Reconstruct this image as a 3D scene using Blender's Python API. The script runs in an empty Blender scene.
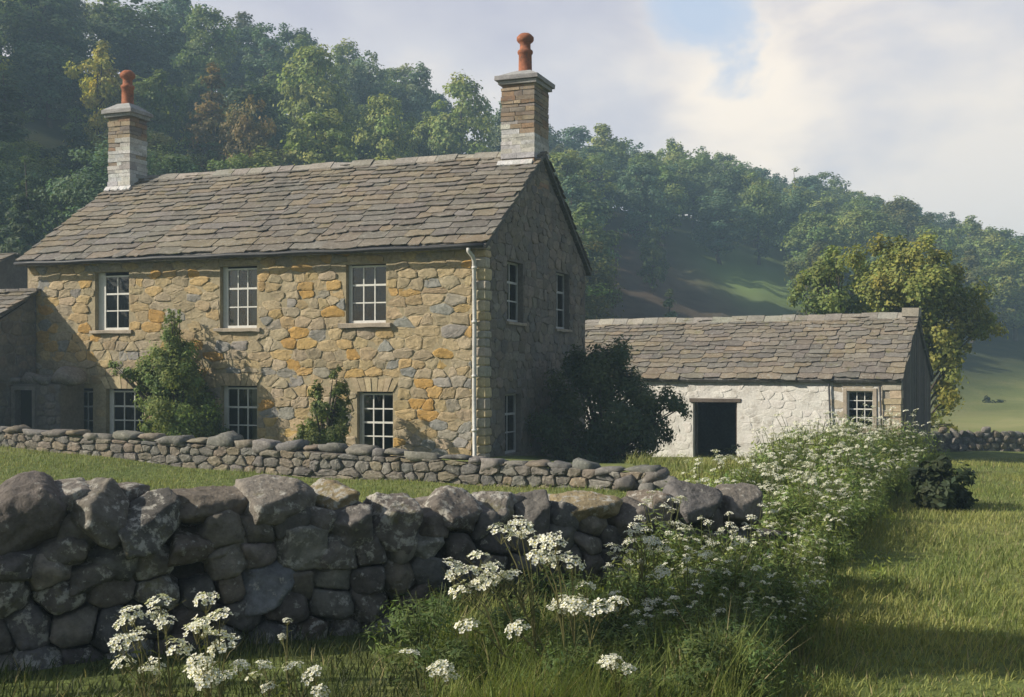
import bpy, bmesh, math, random
import numpy as np
from mathutils import Vector, Matrix, noise as mn

sc = bpy.context.scene
COL = sc.collection
R = math.radians
F = 1200.0                      # focal length in pixels of the 1024 px wide frame
EYE = 2.1
HORIZON = 372.0
def GX(px, Y): return (px - 512.0) / F * Y
def ZY(py, Y): return EYE - (py - HORIZON) / F * Y
def sstep(t):
    t = np.clip(t, 0, 1); return t * t * (3 - 2 * t)

# ------------------------------------------------------------------ materials
def new_mat(name):
    m = bpy.data.materials.new(name); m.use_nodes = True
    nt = m.node_tree; nt.nodes.clear()
    out = nt.nodes.new('ShaderNodeOutputMaterial')
    return m, nt, out
def N(nt, typ, **kw):
    n = nt.nodes.new(typ)
    for k, v in kw.items():
        if k in n.inputs: n.inputs[k].default_value = v
        else: setattr(n, k, v)
    return n
def ramp(nt, stops, interp='LINEAR'):
    r = nt.nodes.new('ShaderNodeValToRGB'); r.color_ramp.interpolation = interp
    el = r.color_ramp.elements
    while len(el) < len(stops): el.new(0.5)
    for e, (p, c) in zip(el, stops):
        e.position = p; e.color = (c[0], c[1], c[2], 1) if hasattr(c, '__len__') else (c, c, c, 1)
    return r
def mixc(nt, mode, a, b, fac):
    m = nt.nodes.new('ShaderNodeMix'); m.data_type = 'RGBA'; m.blend_type = mode
    for s, v in ((0, fac), (6, a), (7, b)):
        if isinstance(v, bpy.types.NodeSocket): nt.links.new(v, m.inputs[s])
        else: m.inputs[s].default_value = v if s == 0 else (v[0], v[1], v[2], 1)
    return m.outputs[2]

def surf_mat(name, base=None, use_col=False, rough=0.85, spec=0.25, scales=((3, .35), (17, .3)), bump=0.25, bump_scale=30,
             bump_dist=0.02, stain=None, moss=None, metallic=0.0, craggy=0):
    """Weathered opaque surface: base colour (or the per-stone colour) broken up by noise, with optional lichen/moss patches."""
    m, nt, out = new_mat(name)
    L = nt.links.new
    p = N(nt, 'ShaderNodeBsdfPrincipled', Roughness=rough, Metallic=metallic)
    p.inputs['Specular IOR Level'].default_value = spec
    tc = N(nt, 'ShaderNodeTexCoord')
    if use_col:
        c = N(nt, 'ShaderNodeAttribute', attribute_name='Col').outputs['Color']
    else:
        rgb = nt.nodes.new('ShaderNodeRGB'); rgb.outputs[0].default_value = (*base, 1); c = rgb.outputs[0]
    for sc_, amt in scales:
        nz = N(nt, 'ShaderNodeTexNoise', Scale=sc_, Detail=5.0, Roughness=.65)
        L(tc.outputs['Object'], nz.inputs['Vector'])
        r = ramp(nt, [(.25, 1 - amt), (.75, 1 + amt)]); L(nz.outputs['Fac'], r.inputs[0])
        c = mixc(nt, 'MULTIPLY', c, r.outputs[0], 1.0)
    for spec_ in (stain, moss):
        if spec_:
            scol, sscale, lo, hi = spec_
            nz = N(nt, 'ShaderNodeTexNoise', Scale=sscale, Detail=7.0, Roughness=.7)
            L(tc.outputs['Object'], nz.inputs['Vector'])
            r = ramp(nt, [(lo, 0), (hi, 1)]); fo = nz.outputs['Fac']
            if craggy:                                 # some stones carry much lichen, others hardly any
                oi = N(nt, 'ShaderNodeObjectInfo'); ma = N(nt, 'ShaderNodeMath', operation='MULTIPLY_ADD'); L(oi.outputs['Random'], ma.inputs[0]); ma.inputs[1].default_value = .16
                mb_ = N(nt, 'ShaderNodeMath', operation='ADD'); L(fo, mb_.inputs[0]); mb_.inputs[1].default_value = -.09; L(mb_.outputs[0], ma.inputs[2]); fo = ma.outputs[0]
            L(fo, r.inputs[0])
            c = mixc(nt, 'MIX', c, scol, r.outputs[0])
    L(c, p.inputs['Base Color'])
    if bump:
        nz = N(nt, 'ShaderNodeTexNoise', Scale=bump_scale, Detail=8.0, Roughness=.7)
        L(tc.outputs['Object'], nz.inputs['Vector'])
        b = N(nt, 'ShaderNodeBump', Strength=bump, Distance=bump_dist); L(nz.outputs['Fac'], b.inputs['Height'])
        if craggy:                                     # broken faces and cracks
            vo = N(nt, 'ShaderNodeTexVoronoi', Scale=craggy); n3 = N(nt, 'ShaderNodeTexNoise', Scale=craggy * 1.4, Detail=4.0)
            L(tc.outputs['Object'], n3.inputs['Vector']); wm = mixc(nt, 'LINEAR_LIGHT', (0, 0, 0), n3.outputs['Color'], .12)
            va = N(nt, 'ShaderNodeVectorMath', operation='ADD'); L(tc.outputs['Object'], va.inputs[0]); L(wm, va.inputs[1]); L(va.outputs[0], vo.inputs['Vector'])
            b2 = N(nt, 'ShaderNodeBump', Strength=.35, Distance=.04); L(vo.outputs['Distance'], b2.inputs['Height']); L(b2.outputs[0], b.inputs['Normal'])
        L(b.outputs[0], p.inputs['Normal'])
    L(p.outputs[0], out.inputs[0])
    return m

def leaf_mat(name, use_object_color=True, base=(.06, .09, .03), trans=.36):
    m, nt, out = new_mat(name); L = nt.links.new
    at = N(nt, 'ShaderNodeAttribute', attribute_name='Col').outputs['Color']
    if use_object_color:
        src = N(nt, 'ShaderNodeObjectInfo').outputs['Color']
    else:
        rgb = nt.nodes.new('ShaderNodeRGB'); rgb.outputs[0].default_value = (*base, 1); src = rgb.outputs[0]
    c = mixc(nt, 'MULTIPLY', src, at, 1.0)
    p = N(nt, 'ShaderNodeBsdfPrincipled', Roughness=.62); p.inputs['Specular IOR Level'].default_value = .22
    L(c, p.inputs['Base Color'])
    t = N(nt, 'ShaderNodeBsdfTranslucent'); L(mixc(nt, 'MULTIPLY', c, (1.1, 1.15, .6), 1.0), t.inputs[0])
    mx = N(nt, 'ShaderNodeMixShader'); mx.inputs[0].default_value = trans
    L(p.outputs[0], mx.inputs[1]); L(t.outputs[0], mx.inputs[2]); L(mx.outputs[0], out.inputs[0])
    return m

M = {}
M['facade'] = surf_mat('sandstone_rubble', use_col=True, scales=((2.2, .22), (14, .3)), bump=.55, bump_scale=38, bump_dist=.02,
                       stain=((.17, .15, .12), 6.0, .6, .8))
M['gable'] = surf_mat('grey_rubble', use_col=True, scales=((1.4, .25), (12, .3)), bump=.5, bump_scale=36)
M['slate'] = surf_mat('stone_slate', use_col=True, rough=.85, scales=((.9, .22), (6, .22), (20, .3)), bump=.7, bump_scale=22, bump_dist=.02,
                      stain=((.30, .29, .25), 7.0, .55, .72), moss=((.13, .125, .05), 2.2, .58, .74), craggy=0)
M['white'] = surf_mat('whitewash', use_col=True, scales=((2.5, .1), (16, .14)), bump=.6, bump_scale=14, bump_dist=.03,
                      stain=((.40, .37, .33), 2.6, .50, .68), moss=((.33, .30, .25), 7.0, .58, .72))
M['boulder'] = surf_mat('field_stone', use_col=True, scales=((2.5, .35), (15, .4)), bump=.9, bump_scale=24, bump_dist=.03,
                        stain=((.40, .38, .335), 12.0, .54, .62), moss=((.15, .135, .055), 5.0, .60, .76), craggy=7.0)
M['wallstone'] = surf_mat('wall_stone', use_col=True, scales=((2.5, .3), (18, .35)), bump=.7, bump_scale=26, bump_dist=.02,
                          stain=((.30, .29, .25), 9.0, .56, .7))
M['rubble'] = surf_mat('rubble_fill', base=(.055, .048, .042), scales=((6, .4), (25, .4)), bump=.8, bump_scale=16, bump_dist=.05)
M['sill'] = surf_mat('dressed_stone', base=(.33, .28, .22), scales=((5, .25), (25, .2)), bump=.3)
M['chim'] = surf_mat('chimney_masonry', use_col=True, scales=((5, .25), (25, .3)), bump=.6, bump_scale=30, stain=((.2, .19, .18), 9, .55, .7))
M['terra'] = surf_mat('terracotta', base=(.30, .115, .062), rough=.85, spec=.12, scales=((4, .35), (22, .3)), bump=.35, bump_scale=45, stain=((.09, .07, .06), 7.0, .52, .72))
M['paint'] = surf_mat('white_paint', base=(.62, .61, .57), rough=.5, scales=((8, .12), (40, .1)), bump=.1)
M['greypaint'] = surf_mat('dull_paint', base=(.42, .415, .41), rough=.55, scales=((8, .15), (40, .1)), bump=.1)
M['iron'] = surf_mat('cast_iron', base=(.035, .035, .037), rough=.5, scales=((8, .3),), bump=.1)
M['pipe'] = surf_mat('galvanised_pipe', base=(.52, .51, .49), rough=.5, scales=((4, .25), (20, .2)), bump=.1)
M['timber'] = surf_mat('old_timber', use_col=True, scales=((3, .3), (30, .25)), bump=.4, bump_scale=40)
M['plank'] = surf_mat('weathered_timber', base=(.11, .09, .075), scales=((4, .3), (25, .25)), bump=.4)
M['bark'] = surf_mat('bark', base=(.075, .06, .045), scales=((4, .4), (20, .3)), bump=.7, bump_scale=18, bump_dist=.05)
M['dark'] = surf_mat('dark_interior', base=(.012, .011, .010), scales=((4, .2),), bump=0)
M['curtain'] = surf_mat('curtain', base=(.5, .48, .43), scales=((4, .15),), bump=.1)
M['leaf'] = leaf_mat('leaves')
M['stem'] = leaf_mat('plant_stem', trans=.15)
M['grass'] = leaf_mat('grass_blades', False, (1, 1, 1), .3)
M['petal'] = leaf_mat('petals', False, (1, 1, 1), .25)

def pane_mat():
    m, nt, out = new_mat('window_glass'); L = nt.links.new
    fr = N(nt, 'ShaderNodeFresnel', IOR=1.85)
    g = N(nt, 'ShaderNodeBsdfGlossy', Roughness=.06); t = N(nt, 'ShaderNodeBsdfTransparent')
    t.inputs[0].default_value = (.72, .76, .76, 1)
    nz = N(nt, 'ShaderNodeTexNoise', Scale=3.5, Detail=1.0); tc = N(nt, 'ShaderNodeTexCoord')
    L(tc.outputs['Object'], nz.inputs['Vector'])
    b = N(nt, 'ShaderNodeBump', Strength=.2, Distance=.03); L(nz.outputs['Fac'], b.inputs['Height']); L(b.outputs[0], g.inputs['Normal'])
    mx = N(nt, 'ShaderNodeMixShader'); L(fr.outputs[0], mx.inputs[0]); L(t.outputs[0], mx.inputs[1]); L(g.outputs[0], mx.inputs[2])
    L(mx.outputs[0], out.inputs[0]); return m
M['glass'] = pane_mat()

# ------------------------------------------------------------------ mesh helpers
def mesh_np(name, V, Fs, C=None, smooth=False):
    """V (n,3); Fs list of (m,k) index arrays; C (n,3) colour per vertex."""
    me = bpy.data.meshes.new(name)
    V = np.asarray(V, np.float32); me.vertices.add(len(V)); me.vertices.foreach_set('co', V.ravel())
    Fs = [np.asarray(f, np.int32) for f in Fs if len(f)]
    loops = np.concatenate([f.ravel() for f in Fs]); tot = np.concatenate([np.full(len(f), f.shape[1], np.int32) for f in Fs])
    start = np.concatenate([[0], np.cumsum(tot)[:-1]]).astype(np.int32)
    me.loops.add(len(loops)); me.loops.foreach_set('vertex_index', loops)
    me.polygons.add(len(tot)); me.polygons.foreach_set('loop_start', start); me.polygons.foreach_set('loop_total', tot)
    if smooth: me.polygons.foreach_set('use_smooth', np.ones(len(tot), bool))
    if C is not None:
        a = me.color_attributes.new('Col', 'FLOAT_COLOR', 'POINT')
        c4 = np.ones((len(V), 4), np.float32); c4[:, :3] = C; a.data.foreach_set('color', c4.ravel())
    me.update(calc_edges=True); me.validate()
    return me

class MB:
    def __init__(s): s.v = []; s.f = []; s.c = []
    def add(s, verts, faces, col=(1, 1, 1)):
        o = len(s.v); s.v += [tuple(p) for p in verts]; s.f += [tuple(i + o for i in f) for f in faces]
        s.c += [tuple(col)] * len(verts) if not (hasattr(col, 'ndim') and col.ndim == 2) else [tuple(c) for c in col]
    def poly(s, pts, col=(1, 1, 1)): s.add(pts, [tuple(range(len(pts)))], col)
    def hexa(s, b, t, col=(1, 1, 1)):           # bottom 4 pts, top 4 pts
        s.add(list(b) + list(t), [(3, 2, 1, 0), (4, 5, 6, 7), (0, 1, 5, 4), (1, 2, 6, 5), (2, 3, 7, 6), (3, 0, 4, 7)], col)
    def box(s, lo, hi, col=(1, 1, 1), rng=None, jit=0):
        x0, y0, z0 = lo; x1, y1, z1 = hi
        p = [(x0, y0, z0), (x1, y0, z0), (x1, y1, z0), (x0, y1, z0), (x0, y0, z1), (x1, y0, z1), (x1, y1, z1), (x0, y1, z1)]
        if jit: p = [tuple(c + rng.uniform(-jit, jit) for c in q) for q in p]
        s.hexa(p[:4], p[4:], col)
    def tube(s, pts, radii, n=8, col=(1, 1, 1), cap=True):
        pts = [Vector(p) for p in pts]; rings = []; V = []; Fc = []
        prev = None
        for i, p in enumerate(pts):
            d = (pts[min(i + 1, len(pts) - 1)] - pts[max(i - 1, 0)]).normalized()
            if prev is None:
                a = d.cross(Vector((.3, .9, .2)));  a = a.normalized() if a.length > 1e-4 else Vector((1, 0, 0))
            else:
                a = (prev - d * prev.dot(d)).normalized()
            prev = a; b = d.cross(a)
            r = radii[i] if hasattr(radii, '__len__') else radii
            for k in range(n):
                t = 2 * math.pi * k / n; V.append(p + (a * math.cos(t) + b * math.sin(t)) * r)
        for i in range(len(pts) - 1):
            for k in range(n):
                k2 = (k + 1) % n; Fc.append((i * n + k, i * n + k2, (i + 1) * n + k2, (i + 1) * n + k))
        if cap: Fc.append(tuple(range(n))[::-1]); Fc.append(tuple((len(pts) - 1) * n + k for k in range(n)))
        s.add(V, Fc, col)
    def lathe(s, prof, c, n=20, col=(1, 1, 1)):
        V = []; Fc = []
        for r, z in prof:
            for k in range(n):
                t = 2 * math.pi * k / n; V.append((c[0] + r * math.cos(t), c[1] + r * math.sin(t), c[2] + z))
        for i in range(len(prof) - 1):
            for k in range(n):
                k2 = (k + 1) % n; Fc.append((i * n + k, i * n + k2, (i + 1) * n + k2, (i + 1) * n + k))
        s.add(V, Fc, col)
    def build(s, name, mat, parent=None, smooth=False):
        me = bpy.data.meshes.new(name); me.from_pydata(s.v, [], s.f)
        a = me.color_attributes.new('Col', 'FLOAT_COLOR', 'POINT')
        c4 = np.ones((len(s.v), 4), np.float32); c4[:, :3] = np.array(s.c, np.float32).reshape(-1, 3); a.data.foreach_set('color', c4.ravel())
        if smooth: me.polygons.foreach_set('use_smooth', np.ones(len(me.polygons), bool))
        me.update()
        return link(name, me, mat, parent)

def link(name, me, mat, parent=None):
    o = bpy.data.objects.new(name, me); COL.objects.link(o)
    if mat is not None and not len(me.materials): me.materials.append(mat)
    if parent is not None: o.parent = parent
    return o
def thing(name, label, cat, loc=(0, 0, 0), rz=0.0, group=None):
    o = bpy.data.objects.new(name, None); COL.objects.link(o)
    o.location = loc; o.rotation_euler = (0, 0, rz); o.empty_display_size = .3
    return tag(o, label, cat, group)
def tag(o, label, cat, group=None):
    o['label'] = label; o['category'] = cat
    if group: o['group'] = group
    return o
def kids(o): return [c for c in COL.objects if c.parent == o]
def dup(root, children, loc, rz, scale=(1, 1, 1), label=None, cat=None, group=None, color=None):
    r = root.copy(); COL.objects.link(r); r.location = loc; r.rotation_euler = (0, 0, rz); r.scale = scale
    if label: r['label'] = label
    if cat: r['category'] = cat
    if group: r['group'] = group
    for ch in children:
        c = ch.copy(); COL.objects.link(c); c.parent = r
        if color: c.color = (*color, 1)
    return r
def jcol(c, rng, a=.12):
    k = 1 + rng.uniform(-a, a); return tuple(max(0, x * k * (1 + rng.uniform(-a * .2, a * .2))) for x in c)

# ------------------------------------------------------------------ Voronoi masonry
def clip(poly, n, h):
    """keep the part of the convex polygon with n.p <= h"""
    out = []
    for i in range(len(poly)):
        a, b = poly[i], poly[(i + 1) % len(poly)]
        da, db = n[0] * a[0] + n[1] * a[1] - h, n[0] * b[0] + n[1] * b[1] - h
        if da <= 0: out.append(a)
        if (da < 0 < db) or (db < 0 < da):
            t = da / (da - db); out.append((a[0] + (b[0] - a[0]) * t, a[1] + (b[1] - a[1]) * t))
    return out
def area_c(p):
    A = cx = cy = 0
    for i in range(len(p)):
        x0, y0 = p[i]; x1, y1 = p[(i + 1) % len(p)]; k = x0 * y1 - x1 * y0
        A += k; cx += (x0 + x1) * k; cy += (y0 + y1) * k
    A *= .5
    return (abs(A), (cx / (6 * A), cy / (6 * A))) if abs(A) > 1e-9 else (0, p[0] if p else (0, 0))
def seeds_rows(a0, a1, b0, b1, w, h, rng, grow=None):
    out = []; b = b0
    while b < b1 + h * .3:
        hh = h * rng.uniform(.6, 1.5); a = a0 - rng.uniform(0, w)
        while a < a1 + w * .3:
            ww = w * rng.choice((.45, .7, .85, 1, 1.15, 1.5)) * rng.uniform(.85, 1.15)
            out.append((a + ww / 2, b + hh / 2 + rng.uniform(-.22, .22) * hh)); a += ww
        b += hh
    return out
def voronoi(seeds, bounds, holes, aniso, cuts=()):
    """cells (convex polygons) of the seeds; aniso squeezes the first axis so stones lie longer than tall"""
    P = np.array(seeds); Q = P * np.array([1 / aniso, 1]); cells = []
    a0, a1, b0, b1 = bounds
    for i, (x, y) in enumerate(seeds):
        if any(h[0] < x < h[1] and h[2] < y < h[3] for h in holes): continue
        d = ((Q - Q[i]) ** 2).sum(1); near = np.argsort(d)[1:22]
        poly = [(a0, b0), (a1, b0), (a1, b1), (a0, b1)]
        for j in near:
            m = (Q[i] + Q[j]) / 2; n = Q[j] - Q[i]
            poly = clip(poly, (n[0] / aniso, n[1]), float(n @ m))
            if len(poly) < 3: break
        if len(poly) < 3: continue
        for h in holes:
            if not any(True for _ in poly): break
            xs = [p[0] for p in poly]; ys = [p[1] for p in poly]
            if min(xs) < h[1] and max(xs) > h[0] and min(ys) < h[3] and max(ys) > h[2]:
                opts = [(h[0] - x, (1, 0), h[0]), (x - h[1], (-1, 0), -h[1]), (h[2] - y, (0, 1), h[2]), (y - h[3], (0, -1), -h[3])]
                _, n, hh = max(opts); poly = clip(poly, n, hh)
        for n, hh in cuts:
            if len(poly) >= 3: poly = clip(poly, n, hh)
        if len(poly) >= 3: cells.append(poly)
    return cells
def chaikin(p, k=.25):
    out = []
    for i in range(len(p)):
        a, b = p[i], p[(i + 1) % len(p)]
        out += [(a[0] * (1 - k) + b[0] * k, a[1] * (1 - k) + b[1] * k), (a[0] * k + b[0] * (1 - k), a[1] * k + b[1] * (1 - k))]
    return out
def masonry(mb, P, bounds, holes, w, h, rng, palette, cuts=(), gap=.014, relief=(.012, .045), aniso=1.7, soft=0, rough=.007, wob=.0):
    """domed irregular stones bedded in mortar, all in one mesh"""
    cells = voronoi(seeds_rows(*bounds, w, h, rng), bounds, holes, aniso, cuts)
    for poly in cells:
        A, c = area_c(poly)
        if A < .004: continue
        s = math.sqrt(A); k = max(.5, 1 - 2 * gap / s)
        q = [(c[0] + (p[0] - c[0]) * k, c[1] + (p[1] - c[1]) * k) for p in poly]
        q = [(p[0] + rng.gauss(0, .008), p[1] + rng.gauss(0, .008)) for p in q]
        q = chaikin(q, .25 - .2 * soft)
        if rng.random() < .6 - soft: q = chaikin(q)
        if wob:
            q2 = []
            for i in range(len(q)):
                a_, b_ = q[i], q[(i + 1) % len(q)]; q2 += [a_, ((a_[0] + b_[0]) / 2, (a_[1] + b_[1]) / 2)]
            q = [(p[0] + wob * mn.noise((p[0] * 11, p[1] * 11, 5)), p[1] + wob * mn.noise((p[0] * 11, p[1] * 11, 9))) for p in q2]
        n = len(q); hgt = rng.uniform(*relief); tx, ty = rng.gauss(0, .05), rng.gauss(0, .05)
        V = []; 
        for sc_, d in ((1, -.02), (.97, hgt * .45), (.86, hgt * .85), (.55, hgt)):
            for p in q:
                x, y = c[0] + (p[0] - c[0]) * sc_, c[1] + (p[1] - c[1]) * sc_
                dd = d + (tx * (x - c[0]) + ty * (y - c[1]) if d > 0 else 0)
                if d > 0: dd += rough * mn.noise((x * 8, y * 8, hgt * 50)) + rough * .6 * mn.noise((x * 23, y * 23, hgt * 90))
                V.append(P(x, y, dd))
        Fc = []
        for r_ in range(3):
            for i in range(n):
                j = (i + 1) % n; Fc.append((r_ * n + i, r_ * n + j, (r_ + 1) * n + j, (r_ + 1) * n + i))
        Fc.append(tuple(3 * n + i for i in range(n)))
        mb.add(V, Fc, palette(c[0], c[1], rng))
def skin(mb, P, bounds, holes, depth, col, extra=()):
    """flat mortar face with rectangular openings and their reveals"""
    a0, a1, b0, b1 = bounds
    A = sorted({a0, a1, *[v for h in holes for v in h[:2]]}); B = sorted({b0, b1, *[v for h in holes for v in h[2:4]]})
    for i in range(len(A) - 1):
        for j in range(len(B) - 1):
            ca, cb = (A[i] + A[i + 1]) / 2, (B[j] + B[j + 1]) / 2
            if any(h[0] < ca < h[1] and h[2] < cb < h[3] for h in holes): continue
            mb.poly([P(A[i], B[j], 0), P(A[i + 1], B[j], 0), P(A[i + 1], B[j + 1], 0), P(A[i], B[j + 1], 0)], col)
    for h in holes:
        x0, x1, y0, y1 = h[:4]; q = [(x0, y0), (x1, y0), (x1, y1), (x0, y1)]
        for i in range(4):
            p, r_ = q[i], q[(i + 1) % 4]
            mb.poly([P(*p, 0), P(*r_, 0), P(*r_, -depth), P(*p, -depth)], col)
    for pts in extra: mb.poly([P(*p, 0) for p in pts], col)

# ------------------------------------------------------------------ rocks: star-shaped smooth-min of half-spaces
_ico = {}
def ico(sub):
    if sub not in _ico:
        bm = bmesh.new(); bmesh.ops.create_icosphere(bm, subdivisions=sub, radius=1)
        bm.verts.ensure_lookup_table()
        _ico[sub] = (np.array([v.co[:] for v in bm.verts]), np.array([[v.index for v in f.verts] for f in bm.faces])); bm.free()
    return _ico[sub]
def rock_planes(c, Nn, H, sub=3, p=11, amp=.03, seed=0, size=.3):
    D, Fc = ico(sub); Nn = np.array(Nn, float); Nn /= np.linalg.norm(Nn, axis=1)[:, None]; H = np.array(H)
    t = np.maximum(D @ Nn.T, 1e-6) / H[None]
    r = (t ** p).sum(1) ** (-1 / p)
    V = D * r[:, None]
    off = Vector((seed * 3.17 % 91, seed * 1.7 % 53, seed * .77 % 37))
    if amp:
        k = 1 / size
        fq = k * (1.7 if sub > 3 else 1.1)
        nz = np.array([mn.fractal(Vector(v) * fq + off, .7, 2.1, 6 if sub > 3 else 4) for v in V])
        V = V * (1 + amp * nz / np.maximum(.4, 1))[:, None]
    return V + np.array(c), Fc
def boulder_planes(size, rng, n=13, boxy=0.0, tilt=.22):
    sx, sy, sz = size; Ns = []; Hs = []
    for ax in ((1, 0, 0), (-1, 0, 0), (0, 1, 0), (0, -1, 0), (0, 0, 1), (0, 0, -1)):
        v = np.array(ax, float) + np.array([rng.gauss(0, tilt) for _ in range(3)]); Ns.append(v)
    for _ in range(n - 6): Ns.append(np.array([rng.gauss(0, 1) for _ in range(3)]))
    for v in Ns:
        u = v / np.linalg.norm(v)
        el_ = math.sqrt((u[0] * sx) ** 2 + (u[1] * sy) ** 2 + (u[2] * sz) ** 2); bx_ = (abs(u[0]) * sx + abs(u[1]) * sy + abs(u[2]) * sz) * .92
        Hs.append((el_ * (1 - boxy) + bx_ * boxy) * rng.uniform(.74, 1.0))
    return Ns, Hs

# ------------------------------------------------------------------ terrain
RID = np.array([(-190, -30), (-130, 42), (-46, 135), (7.5, 186), (35, 220), (66, 268), (112, 336), (185, 425), (330, 600)], float)
def ridge_s(x, y):
    """signed distance in front of the hilltop line (positive towards the house)"""
    x = np.asarray(x, float); y = np.asarray(y, float); best = np.full(x.shape, 1e9); sg = np.ones(x.shape)
    for a, b in zip(RID[:-1], RID[1:]):
        d = b - a; L2 = d @ d; t = np.clip(((x - a[0]) * d[0] + (y - a[1]) * d[1]) / L2, 0, 1)
        ex, ey = x - a[0] - t * d[0], y - a[1] - t * d[1]; dist = np.hypot(ex, ey)
        s = np.where(ex * d[1] - ey * d[0] > 0, 1.0, -1.0)
        up = dist < best; best = np.where(up, dist, best); sg = np.where(up, s, sg)
    return best * sg
def ground(x, y):
    x = np.asarray(x, float); y = np.asarray(y, float)
    z = -.95 * sstep((y - 26) / 12) * sstep((x + 1) / 4.5)
    z = z + .40 * sstep((-x - 4) / 9) * sstep((y - 13) / 12)
    z = z - .35 * sstep((y - 46) / 22) * sstep((x - 4) / 10)
    z = z + np.clip(y - 78, 0, 400) * .028 * sstep((x + 10) / 40)
    z = z + 3.2 * np.exp(-(((x - 66) / 34) ** 2 + ((y - 172) / 42) ** 2))
    s = ridge_s(x, y)
    h = (34.5 - 8.5 * sstep((x + 42) / 75)) * (1 - sstep((s + 4) / 92)) - np.clip(-s - 14, 0, 200) * .22
    z = z + h
    z = z + .035 * np.sin(x * 1.3 + .5 * y) * np.sin(y * .9 - .4 * x) * (1 + np.clip(y - 40, 0, 100) * .1)
    return z
def gz(x, y): return float(ground(np.array([x]), np.array([y]))[0])

def axis(lo, hi, fine_lo, fine_hi, fine, grow=1.12):
    out = list(np.arange(fine_lo, fine_hi + 1e-6, fine)); st = fine
    while out[-1] < hi: st = min(st * grow, 9); out.append(out[-1] + st)
    st = fine
    while out[0] > lo: st = min(st * grow, 9); out.insert(0, out[0] - st)
    return np.array(out)
xs = axis(-240, 420, -16, 18, .5); ys = axis(-45, 610, 4, 48, .5)
X, Y = np.meshgrid(xs, ys); Z = ground(X, Y)
V = np.stack([X, Y, Z], -1).reshape(-1, 3); nx = len(xs); ny = len(ys)
i, j = np.meshgrid(np.arange(nx - 1), np.arange(ny - 1)); q = (j * nx + i).ravel()
S = ridge_s(V[:, 0], V[:, 1])
wood = sstep((85 - S) / 14)                                        # woodland floor up the hill
ppx = 512 + V[:, 0] / np.maximum(V[:, 1], 1) * F
heath = np.exp(-(((V[:, 0] - 13) / 17) ** 2 + ((V[:, 1] - 116) / 34) ** 2)) * 2.0
glade = np.exp(-(((V[:, 0] - 30) / 7) ** 2 + ((V[:, 1] - 148) / 17) ** 2)) * 1.5
C = np.stack([wood, np.clip(heath, 0, 1), np.clip(glade, 0, 1)], -1)
pale = sstep((V[:, 0] - 17) / 6) * sstep((V[:, 1] - 52) / 8) * sstep((S - 78) / 14) * (.62 + .38 * np.sin(V[:, 1] * .16 + V[:, 0] * .05))  # pale sunlit bands of the far fields, painted into the ground colour
me = mesh_np('ground', V, [np.stack([q, q + 1, q + nx + 1, q + nx], -1)], C, True)
za = me.color_attributes.new('Zone', 'FLOAT_COLOR', 'POINT'); zc = np.ones((len(me.vertices), 4), np.float32); zc[:, :3] = pale[:, None]; za.data.foreach_set('color', zc.ravel())
m, nt, out = new_mat('meadow_ground'); L = nt.links.new
tc = N(nt, 'ShaderNodeTexCoord'); at = N(nt, 'ShaderNodeAttribute', attribute_name='Col'); sep = N(nt, 'ShaderNodeSeparateColor'); L(at.outputs['Color'], sep.inputs[0])
def nz_(scale, det=6.0):
    n = N(nt, 'ShaderNodeTexNoise', Scale=scale, Detail=det, Roughness=.65); L(tc.outputs['Object'], n.inputs['Vector']); return n.outputs['Fac']
r1 = ramp(nt, [(.3, (.085, .115, .034)), (.5, (.13, .16, .05)), (.68, (.21, .21, .08))]); L(nz_(.22), r1.inputs[0])
r2 = ramp(nt, [(.3, .6), (.7, 1.35)]); L(nz_(5.0, 8.0), r2.inputs[0])
c = mixc(nt, 'MULTIPLY', r1.outputs[0], r2.outputs[0], 1.0)
za_ = N(nt, 'ShaderNodeAttribute', attribute_name='Zone')
r5 = ramp(nt, [(.35, (.22, .25, .085)), (.65, (.33, .31, .14))]); L(nz_(.12), r5.inputs[0])
c = mixc(nt, 'MIX', c, r5.outputs[0], za_.outputs['Fac'])
r3 = ramp(nt, [(.3, (.025, .034, .014)), (.7, (.05, .055, .022))]); L(nz_(.5), r3.inputs[0])
c = mixc(nt, 'MIX', c, r3.outputs[0], sep.outputs[0])
r4 = ramp(nt, [(.3, (.06, .044, .032)), (.6, (.10, .074, .05)), (.75, (.085, .085, .045))]); L(nz_(.35), r4.inputs[0])
c = mixc(nt, 'MIX', c, r4.outputs[0], sep.outputs[1])
c = mixc(nt, 'MIX', c, (.17, .23, .075), sep.outputs[2])
p = N(nt, 'ShaderNodeBsdfPrincipled', Roughness=.95); p.inputs['Specular IOR Level'].default_value = .1
L(c, p.inputs['Base Color'])
b = N(nt, 'ShaderNodeBump', Strength=.6, Distance=.08); L(nz_(9.0, 8.0), b.inputs['Height']); L(b.outputs[0], p.inputs['Normal'])
L(p.outputs[0], out.inputs[0])
g = link('ground', me, m); g['kind'] = 'structure'

exec_order = None
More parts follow.
